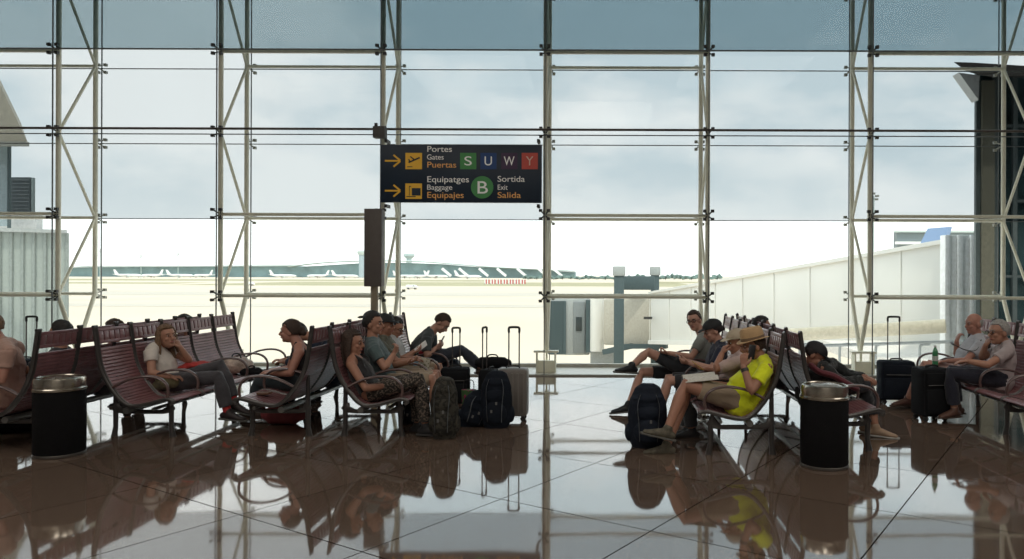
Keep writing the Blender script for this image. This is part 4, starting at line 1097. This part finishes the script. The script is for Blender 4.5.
# ---- man in the yellow shirt
Y = 6.90
pr = person('older man in a bright yellow shirt and straw hat, hand at his ear', (1.2, Y, .0), P(742, 401, Y), P(755, 379, Y), P(763, 361, Y), P(753, 346, Y), (-1, -.25, -.12),
    dict(sh=P(767, 368, Y - .19), el=P(752, 391, Y - .30), wr=P(744, 367, Y - .22), hd=V((.02, .12, 1)), hn=(.5, .85, 0), curl=.5, kn=P(685, 385, Y - .10), an=P(668, 430, 6.64), ft=(-.95, 0, .22), th=1),
    dict(sh=P(756, 364, Y + .19), el=P(735, 388, Y + .26), wr=P(709, 383, Y + .16), hd=(-1, -.3, -.05), hn=(0, -.3, -1), curl=.5, kn=P(690, 384, Y + .16), an=P(667, 446, 6.74), ft=(-1, .02, 0)),
    S_tan, H_br, 'short', cloth('yellow cotton', (.74, .82, .015)), cloth('khaki cotton', (.30, .23, .16)), .62, .74, (mat('khaki trainer', (.10, .09, .065), .7, var=.4, scale=30), mat('grey sole', (.10, .10, .09), .7)), belly=.075, k=1.08, lw=1.06, hs=1.05)
hat(pr, mat('straw', (.50, .33, .17), .8, bump=.4, bscale=120), mat('hat band', (.20, .13, .08), .7))
wq = pr['n']; wd = (wq['wr'] - wq['el']).normalized()
MB().cyl(wq['wr'] - wd * .045, wq['wr'] - wd * .015, .036, 18).build('wrist_watch', M_dark, pr['t'])
gadget('dark mobile phone held to the ear of the man in yellow', P(752, 352, Y - .125), (.15, .1, 1), (0, -1, 0), size=(.13, .06, .010), scr=False)
c = P(702, 378, Y + .04); t = thing('newspaper', c, 'open pale newspaper on the lap of the man in yellow', 'newspaper')
mb = MB()
for sg in (-1, 1):
    vs = []
    for i in range(7):
        f = i / 6; y = sg * f * .20; z = .030 * math.sin(f * PI) + .004
        vs += [c + V((-.17, y, z - .02)), c + V((.13, y, z + .012))]
    k0 = len(mb.v); mb.add(vs, [(2 * i, 2 * i + 1, 2 * i + 3, 2 * i + 2) for i in range(6)])
mb.build('pages', mat('newsprint', (.60, .58, .52), .8, var=.15, scale=60), t)

# ---- woman in pale pink
Y = 7.50
pr = person('woman in a pale blouse and light sun cap, half hidden behind the man in yellow', (1.3, Y, 0), P(728, 386, Y), P(735, 368, Y), P(741, 354, Y), P(737, 342, Y), (-1, -.35, -.2),
    dict(el=P(716, 369, Y - .25), wr=P(722, 354, Y - .18), hd=(.45, .4, .9), hn=(1, .5, 0), curl=.7, kn=P(688, 384, Y - .10), an=P(692, 431, Y - .08), ft=(-1, 0, 0)),
    dict(el=P(724, 374, Y + .24), wr=P(706, 369, Y + .10), hd=(-1, -.2, .1), hn=(0, 0, 1), curl=.6, kn=P(686, 383, Y + .10), an=P(688, 430, Y + .1), ft=(-1, 0, 0)),
    S_tan, H_bd, 'short', cloth('pale pink cotton', (.50, .38, .36)), cloth('black cotton', (.02, .02, .024)), .9, 1.9, k=.92)
cap(pr, mat('cream cap', (.45, .38, .28), .8))
gadget('small yellow-cased phone in the hand of the woman in pale pink', palm(pr, 'r', .09, .03), (-.8, 0, .6), (-.6, 0, -.8), m=mat('mustard case', (.42, .26, .04), .5), scr=False)

# ---- man in navy with flat cap
Y = 8.35
pr = person('man in a navy shirt and dark cap looking down at his hands', (1.35, Y, 0), P(714, 381, Y), P(717, 360, Y), P(720, 344, Y), P(713, 331, Y), (-1, -.25, -.35),
    dict(el=P(712, 369, Y - .26), wr=P(690, 363, Y - .16), hd=(-1, .2, .1), hn=(0, .6, .8), curl=.7, kn=P(670, 381, Y - .12), an=P(655, 419, Y - .1), ft=(-1, 0, 0), th=1),
    dict(el=P(708, 368, Y + .26), wr=P(688, 361, Y + .10), hd=(-1, -.3, .1), hn=(0, -.6, .8), curl=.7, kn=P(668, 379, Y + .12), an=P(660, 417, Y + .1), ft=(-1, 0, 0), th=-1),
    S_fair, H_bl, 'short', cloth('navy jersey', (.012, .018, .040)), cloth('black cotton', (.02, .02, .024)), .75, .9)
cap(pr, mat('dark cap', (.02, .022, .024), .8))
gadget('dark phone held low by the man in the navy shirt', P(681, 359, Y - .03), (-.7, 0, .7), (-.5, 0, -.5), m=None)

# ---- man in grey tee, crossed legs
Y = 8.95
pr = person('young man in a grey tee and glasses, legs crossed, facing us', (1.1, Y, 0), P(696, 373, Y), P(700, 354, Y), P(704, 337, Y), P(694.5, 321, Y), (-.45, -.9, -.08),
    dict(sh=P(701, 341, Y - .18), el=P(692, 357, Y - .30), wr=P(669, 353, Y - .22), hd=(-1, .1, .1), hn=(0, .3, .9), curl=.95, kn=P(648, 352, Y - .16), an=P(632, 366, 8.50), ft=(-.85, -.45, .10)),
    dict(sh=P(708, 341, Y + .18), el=P(700, 358, Y + .26), wr=P(684, 361, Y + .12), hd=(-1, -.3, 0), hn=(0, 0, -1), curl=.5, kn=P(642, 372, 8.98), an=P(629, 405, 8.60), ft=(-1, -.1, -.08)),
    S_fair, H_br, 'short', cloth('heather grey', (.22, .24, .22)), cloth('black shorts', (.018, .022, .028)), .6, .80, (mat('black trainer', (.015, .018, .022), .6), mat('grey sole', (.10, .10, .09), .7)), glasses='clear', lw=.95)

# ---- hidden passenger on the bench behind
Y = 8.63
person('dark-haired passenger facing away, only hair showing above the right-hand bench', (2.0, Y, 0), V((2.02, Y, .46)), V((1.96, Y, .70)), V((1.93, Y, .90)), P(762, 327, 8.70), (1, .1, -.1),
    dict(el=V((2.15, Y - .24, .66)), wr=V((2.38, Y - .15, .62)), kn=V((2.50, Y - .1, .50)), an=V((2.56, Y - .1, .08)), ft=(1, 0, 0)), dict(el=V((2.15, Y + .24, .66)), wr=V((2.38, Y + .15, .62)), kn=V((2.50, Y + .1, .50)), an=V((2.56, Y + .1, .08)), ft=(1, 0, 0)),
    S_warm, H_bl, 'short', cloth('charcoal knit', (.03, .03, .033)), cloth('black cotton', (.02, .02, .024)), .8, 1.9, voxel=.01)

# ---- hunched sleeper
Y = 7.45
pr = person('sleeper hunched forward in black jacket and cap on the right-hand bench', (2.1, Y, 0), P(812, 392, Y), P(818, 375, Y), P(826, 366, Y), P(815, 355, Y - .05), (.75, -.35, -.55),
    dict(sh=P(824, 368, Y - .17), el=P(843, 384, Y - .22), wr=P(864, 379, Y - .10), hd=(.6, .5, -.2), hn=(0, 0, -1), curl=.7, kn=P(866, 385, Y - .08), an=P(868, 425, 7.62), ft=(.9, -.5, 0)),
    dict(sh=P(832, 364, Y + .16), el=P(850, 376, Y + .20), wr=P(866, 377, Y + .05), hd=(.6, -.5, -.2), hn=(0, 0, -1), curl=.7, kn=P(868, 383, Y + .12), an=P(876, 428, 7.45), ft=(.95, -.3, -.05)),
    S_tan, H_bl, 'short', cloth('black quilt', (.012, .015, .016)), cloth('dark jeans', (.016, .018, .024)), 1.85, 1.72, (mat('tan slipper', (.36, .25, .17), .7), M_soleW), up=(.4, -.1, .9), k=1.08, dispc=.03)
cap(pr, mat('black cap', (.012, .012, .014), .7))
MB().loft(smooth_path([P(812, 366, 7.25), P(820, 372, 7.18), P(834, 376, 7.15), P(848, 384, 7.15), P(856, 388, 7.2)], 4), [(.05, .03)] * 17, lat=(0, 1, 0), n=12).build('scarf', cloth('maroon scarf', (.12, .02, .03)), pr['t'])

# ---- elderly couple at right
Y = 8.85
pr = person('bald elderly man in pale grey tee and pinkish shorts with hand raised to chin', (4.1, Y, 0), P(968, 375, Y), P(971, 354, Y), P(978, 337, Y), P(974, 324, Y), (-1, -.25, -.05),
    dict(sh=P(981, 345, Y - .18), el=P(966, 361, Y - .28), wr=P(948, 361, Y - .16), hd=(-1, .2, -.1), hn=(0, 0, -1), curl=.5, kn=P(924, 365, Y - .05), an=P(908, 399, 9.05), ft=(-1, -.15, 0)),
    dict(sh=P(974, 343, Y + .18), el=P(957, 356, Y + .22), wr=P(957, 341, Y + .12), hd=(.35, -.1, 1), hn=(1, 0, 0), curl=.9, kn=P(930, 364, Y + .18), an=P(924, 398, 9.15), ft=(-1, 0, 0)),
    S_ruddy, H_gr, 'bald', cloth('pale grey tee', (.42, .44, .48)), cloth('pinkish shorts', (.45, .30, .27)), .6, .80, (mat('brown loafer', (.09, .04, .028), .5), mat('brown sole', (.05, .03, .02), .6)), belly=.06, k=1.05)
mb = MB(); a = P(982, 344, Y - .14); b = P(958, 348, Y - .10); c = P(950, 352, Y)
MB().loft(smooth_path([P(981, 340, 8.66), P(976, 350, 8.58), P(966, 350, 8.60), P(955, 345, 8.66), P(951, 342, 8.80)], 4), (.016, .005), lat=(0, 1, 0), n=8).build('shoulder_strap', M_dark, pr['t'])
Y = 8.25
pr = person('grey-haired woman in dark trousers, chin on hand, beside the bald man', (4.3, Y, 0), P(1000, 379, Y), P(1003, 361, Y), P(1006, 345, Y), P(999, 332.5, Y), (-1, -.2, -.05),
    dict(sh=P(1010, 351, Y - .17), el=P(988, 365, Y - .26), wr=P(968, 361, Y - .16), hd=(-1, .2, -.1), hn=(0, 0, -1), curl=.35, kn=P(950, 373, Y - .10), an=P(955, 410, 8.18), ft=(-1, -.35, 0)),
    dict(sh=P(1001, 350, Y + .16), el=P(982, 357, Y + .20), wr=P(986, 345, Y + .08), hd=(.55, -.2, .8), hn=(1, 0, .2), curl=1.0, kn=P(952, 371, Y + .12), an=P(958, 407, 8.38), ft=(-1, -.1, 0)),
    S_warm, H_gr, 'long' if False else 'short', cloth('pale lilac tee', (.40, .34, .34)), cloth('navy slacks', (.014, .016, .030)), .6, 1.85, (mat('brown leather shoe', (.10, .05, .035), .5), mat('brown sole', (.05, .03, .02), .6)), glasses='clear', k=1.0, hs=1.08)

# ---- woman in black tank top and patterned trousers
Y = 7.52
pr = person('long-haired woman in black tank top and patterned trousers, first in the row', (-2.4, Y, 0), P(372, 392, Y), P(361, 372, Y), P(354, 357, Y), P(353, 343, Y), (1, -.12, -.05),
    dict(sh=P(351, 364, Y - .16), el=P(366, 388, Y - .25), wr=P(388, 386, Y - .12), hd=(1, .3, -.1), hn=(0, 0, -1), curl=.5, kn=P(421, 380, Y - .09), an=P(426, 427, 7.40), ft=(1, -.1, 0)),
    dict(sh=P(358, 362, Y + .16), el=P(374, 382, Y + .22), wr=P(392, 384, Y + .06), hd=(1, -.4, -.1), hn=(0, 0, -1), curl=.5, kn=P(417, 378, Y + .12), an=P(418, 426, 7.62), ft=(1, 0, 0)),
    S_tan, H_br, 'long', cloth('black tank', (.014, .014, .016)), pattern_mat('dark floral print', (.022, .019, .016), (.15, .115, .09), 48, .54), tank=True, hem=1.9, k=.90, lw=.95)

# ---- man in teal tee
Y = 8.05
pr = person('dark-haired man in a teal-grey tee raising one hand to his mouth', (-2.3, Y, 0), P(386, 382, Y), P(378, 358, Y), P(372, 341, Y), P(373.5, 324, Y), (1, -.15, .0),
    dict(sh=P(373, 348, Y - .19), el=P(385, 368, Y - .26), wr=P(394, 354, Y - .14), hd=(.4, .15, 1), hn=(-.7, .3, .2), curl=.9, kn=P(433, 379, Y - .10), an=P(436, 421, Y - .1), ft=(1, 0, 0)),
    dict(sh=P(378, 345, Y + .19), el=P(392, 366, Y + .24), wr=P(408, 362, Y + .12), hd=(1, -.2, .2), hn=(0, 0, 1), curl=.6, kn=P(436, 377, Y + .12), an=P(438, 418, Y + .1), ft=(1, 0, 0)),
    S_warm, H_bl, 'short', cloth('teal grey tee', (.075, .115, .12)), cloth('khaki cotton', (.30, .23, .16)), .6, .95)

# ---- man with cap behind
Y = 8.58
pr = person('man in a dark cap mostly hidden between the teal tee and the white tee', (-2.3, Y, 0), P(394, 375, Y), P(388, 355, Y), P(384, 339, Y), P(385, 325, Y), (1, -.1, -.1),
    dict(el=P(398, 362, Y - .24), wr=P(412, 360, Y - .14), kn=P(436, 375, Y - .10), an=P(440, 412, Y - .1), ft=(1, 0, 0)),
    dict(el=P(400, 360, Y + .24), wr=P(414, 358, Y + .12), kn=P(438, 374, Y + .12), an=P(442, 410, Y + .1), ft=(1, 0, 0)),
    S_tan, H_bl, 'short', cloth('olive tee', (.10, .10, .07)), cloth('khaki cotton', (.30, .23, .16)), .6, .9, voxel=.008)
cap(pr, mat('dark cap', (.02, .022, .024), .8))

# ---- boy in white tee reading
Y = 9.12
pr = person('young man in white tee and glasses reading a sheet of paper', (-2.2, Y, 0), P(400, 370, Y), P(395, 353, Y), P(391, 339, Y), P(395, 327.5, Y), (1, -.2, -.45),
    dict(sh=P(391, 344, Y - .17), el=P(398, 361, Y - .26), wr=P(413, 353, Y - .16), hd=(1, .1, .45), hn=(-.4, 0, .9), curl=.55, kn=P(438, 368, Y - .10), an=P(440, 403, Y - .1), ft=(1, 0, 0)),
    dict(sh=P(396, 342, Y + .17), el=P(405, 358, Y + .22), wr=P(415, 351, Y + .04), hd=(1, -.1, .5), hn=(-.4, 0, .9), curl=.55, kn=P(440, 367, Y + .12), an=P(443, 401, Y + .1), ft=(1, 0, 0)),
    S_warm, H_bl, 'short', cloth('white tee', (.55, .56, .56)), cloth('khaki cotton', (.30, .23, .16)), .65, .95, glasses='clear', k=.95)
a = P(421, 347, Y - .06)
t = thing('paper_sheet', a, 'white folded sheet held up by the young man in the white tee', 'paper')
MB().box(a, (.17, .15, .004), basis((.75, .1, .6), (-.5, -.45, .7))).build('sheet', mat('white paper', (.75, .75, .73), .7), t)
a = P(425, 364, 8.55)
t = thing('magazine', a, 'small magazine with beige cover resting upright on a lap in the row', 'magazine')
MB().box(a, (.11, .012, .135), Matrix.Rotation(.15, 3, 'Y')).build('cover', pattern_mat('magazine cover', (.42, .40, .33), (.20, .19, .13), 18, .55), t, bevel=.002)
a = P(416, 361, 8.7)
t = thing('plastic_cup', a - V((0, 0, .05)), 'pale blue plastic cup standing beside the small magazine', 'cup')
MB().lathe([(.026, -.05), (.036, .05), (.033, .05)], a, 18).build('cup_body', mat('pale blue plastic', (.28, .45, .60), .3), t)

# ---- bending man in dark shirt, crossed legs
Y = 9.60
pr = person('man in dark shirt bent over his phone, last in the row, legs crossed', (-2.3, Y, 0), P(416, 364, Y), P(421, 346, Y), P(430, 332, Y), P(442, 323, Y), (.72, -.22, -.75),
    dict(sh=P(427, 338, Y - .18), el=P(427, 356, Y - .26), wr=P(436, 348, Y - .13), hd=(.6, .3, .5), hn=(-.5, .5, .3), curl=.9, kn=P(462, 350, Y - .05), an=P(483, 369, 9.52), ft=(.85, -.1, -.25)),
    dict(sh=P(432, 335, Y + .17), el=P(434, 354, Y + .22), wr=P(439, 347, Y + .03), hd=(.6, -.3, .5), hn=(-.5, -.5, .3), curl=.9, kn=P(456, 364, Y + .10), an=P(461, 398, 9.62), ft=(1, 0, 0)),
    S_fair, H_br, 'short', cloth('charcoal green shirt', (.050, .062, .066)), cloth('dark denim', (.026, .034, .050)), .75, 1.85, (mat('brown suede', (.10, .07, .055), .8), mat('brown sole', (.05, .03, .02), .6)), up=(.7, 0, .7))
gadget('dark phone in both hands of the bending man', P(442, 341, Y - .05), (.3, 0, .6), (-.8, 0, .4))
a = P(424, 351, 9.42); t = thing('neck_pillow', a, 'small crimson cushion tucked against the bending man', 'cushion')
mb = MB(); mb.ell(a, (.075, .05, .06), nu=16, nv=10); mb.build('cushion_cover', cloth('crimson', (.30, .015, .03)), t)

# ---- ponytail woman
Y = 8.02
pr = person('woman with brown hair in a bun and black top, seen in profile facing left', (-3.2, Y, 0), P(306, 381, Y), P(304, 363, Y), P(299, 345, Y), P(291, 331.5, Y), (-1, -.12, -.03),
    dict(sh=P(299, 353, Y - .165), el=P(291, 373, Y - .25), wr=P(272, 373, Y - .14), hd=(-1, .2, -.1), hn=(0, 0, -1), curl=.5, kn=P(259, 382, Y - .08), an=P(254, 411, 8.0), ft=(-1, 0, 0)),
    dict(sh=P(297, 350, Y + .165), el=P(290, 369, Y + .22), wr=P(272, 371, Y + .08), hd=(-1, -.3, -.1), hn=(0, 0, -1), curl=.5, kn=P(262, 380, Y + .12), an=P(262, 410, 8.2), ft=(-1, 0, 0)),
    S_ruddy, H_br, 'bun', cloth('black tank', (.014, .014, .016)), cloth('dark teal trousers', (.014, .024, .030)), tank=True, hem=1.85, glasses='up', k=.93, shoes=(mat('brown boot', (.06, .04, .032), .7), mat('brown sole', (.05, .03, .02), .6)))
for s in ('n', 'r'):
    pass

# ---- passenger in navy next to her, and cap head behind
Y = 8.58
person('passenger in a navy hooded top leaning forward, hidden behind the ponytailed woman', (-3.3, Y, 0), V((-3.12, Y, .46)), V((-3.18, Y, .70)), V((-3.27, Y, .87)), P(298, 334, 8.6), (-1, .2, -.35),
    dict(sh=P(317, 341, Y - .17), el=P(306, 362, Y - .24), wr=P(285, 362, Y - .12), kn=V((-3.62, Y - .1, .50)), an=V((-3.64, Y - .1, .08)), ft=(-1, 0, 0)),
    dict(el=P(303, 360, Y + .24), wr=P(284, 360, Y + .10), kn=V((-3.62, Y + .1, .50)), an=V((-3.64, Y + .1, .08)), ft=(-1, 0, 0)),
    S_warm, H_bl, 'short', cloth('navy hoodie', (.012, .024, .050)), cloth('dark jeans', (.016, .018, .024)), 1.85, 1.9, voxel=.009)
Y = 9.30
pr = person('passenger in a dark flat cap seen above the central bench backs', (-3.0, Y, 0), V((-3.08, Y, .46)), V((-3.0, Y, .70)), V((-2.95, Y, .90)), P(371, 321, 9.4), (-1, .1, 0),
    dict(el=V((-3.15, Y - .24, .66)), wr=V((-3.40, Y - .15, .60)), kn=V((-3.58, Y - .1, .50)), an=V((-3.62, Y - .1, .08)), ft=(-1, 0, 0)), dict(el=V((-3.15, Y + .24, .66)), wr=V((-3.40, Y + .15, .60)), kn=V((-3.58, Y + .1, .50)), an=V((-3.62, Y + .1, .08)), ft=(-1, 0, 0)),
    S_warm, H_gr, 'short', cloth('charcoal knit', (.03, .03, .033)), cloth('black cotton', (.02, .02, .024)), .8, 1.9, voxel=.01)
cap(pr, mat('dark grey cap', (.04, .042, .045), .8))

# ---- reclining woman in white tee
Y = 7.98
pr = person('reclining blonde woman in a white tee asleep with her hand against her face', (-4.5, Y, 0), P(170, 382, Y), P(163, 363, Y), P(158, 348, Y), P(167, 337, Y - .02), (.80, -.50, .12),
    dict(sh=P(151, 351, Y - .17), el=P(152, 373, Y - .26), wr=P(171, 377, Y - .20), hd=(1, .2, 0), hn=(0, 0, -1), curl=.5, kn=P(219, 377, Y - .12), an=P(228, 412, 7.85), ft=(1, -.15, -.05)),
    dict(sh=P(168, 349, Y + .17), el=P(190, 361, Y + .12), wr=P(181, 348, Y + .02), hd=(-.45, -.1, 1), hn=(-1, 0, 0), curl=.8, kn=P(221, 366, Y + .06), an=P(235, 403, 8.0), ft=(1, -.1, -.25)),
    S_warm, H_bd, 'long', cloth('white tee warm', (.62, .57, .52)), cloth('charcoal leggings', (.05, .048, .055)), .5, 1.85, (mat('dark trainer', (.03, .022, .022), .6), mat('grey sole', (.10, .10, .09), .7)), k=.93, up=(-.3, .1, .9))
for s in ('n', 'r'):
    q = pr[s]; d = (q['kn'] - q['an']).normalized(); MB().cyl(q['an'] - d * .0, q['an'] + d * .07, .042, 14).build('sock', cloth('red sock', (.50, .03, .03)), pr['t'])
c = P(197, 367, 8.10)
t = thing('red_jacket', c, 'bright red jacket lying across the lap of the reclining woman', 'jacket')
mb = MB(); mb.loft([P(180, 369, 8.12), P(190, 366, 8.12), P(200, 364.5, 8.12), P(214, 365, 8.14)], [(.10, .030), (.13, .042), (.12, .036), (.06, .022)], lat=(0, 1, 0), n=16); mb.build('fabric', M_redb, t, voxel=.008, iters=3, disp=.03, dscale=.06)
c = P(166, 384, 7.86)
t = thing('olive_cardigan', c, 'crumpled olive cardigan beside the reclining woman\'s hip', 'clothing')
mb = MB(); mb.loft([P(158, 386, 7.80), P(166, 382, 7.79), P(176, 383, 7.79)], [(.05, .06), (.07, .075), (.04, .05)], lat=(0, 1, 0), n=14); mb.build('fabric', cloth('olive', (.10, .085, .04)), t, voxel=.008, iters=3, disp=.03, dscale=.06)

# ---- peach shirt at far left
Y = 6.98
pr = person('person in a peach shirt at the far left edge, back half turned', (-5.5, Y, 0), P(6, 392, Y), P(5, 366, Y), P(2, 344, Y), P(-9, 327, Y), (-1, .2, -.1),
    dict(sh=P(8, 352, Y - .19), el=P(2, 380, Y - .26), wr=P(-22, 382, Y - .15), kn=P(-42, 388, Y - .1), an=P(-42, 436, Y - .05), ft=(-1, 0, 0)),
    dict(el=P(0, 374, Y + .26), wr=P(-22, 378, Y + .10), kn=P(-42, 386, Y + .12), an=P(-42, 434, Y + .1), ft=(-1, 0, 0)),
    S_ruddy, H_bd, 'short', cloth('peach cotton', (.40, .25, .20)), cloth('black cotton', (.02, .02, .024)), .6, 1.9, k=1.12)
# ---- heads over the left bench
for (px, Y, hm, lb, f) in ((61, 7.51, H_bl, 'dark-haired passenger whose head shows just right of the leftmost truss', -.42), (114, 8.04, H_br, 'brown-haired passenger whose head shows above the fourth seat back from the left', -.18), (184, 9.11, H_bl, 'passenger facing away, hair barely showing over the far end of the left bench', -.08)):
    hd_ = P(px, {61: 333, 114: 331, 184: 325}[px], Y); x = hd_.x
    person(lb, (x, Y, 0), V((x - .10, Y, .46)), V((x - .03, Y, .70)), V((x, Y, hd_.z - .19)), hd_, (-1, .1, -.1),
        dict(el=V((x - .15, Y - .24, .66)), wr=V((x - .40, Y - .15, .62)), kn=V((x - .58, Y - .1, .50)), an=V((x - .62, Y - .1, .08)), ft=(-1, 0, 0)), dict(el=V((x - .15, Y + .24, .66)), wr=V((x - .40, Y + .15, .62)), kn=V((x - .58, Y + .1, .50)), an=V((x - .62, Y + .1, .08)), ft=(-1, 0, 0)),
        S_warm, hm, 'short', cloth('charcoal knit', (.03, .03, .033)), cloth('dark jeans', (.016, .018, .024)), .8, 1.9, voxel=.01)
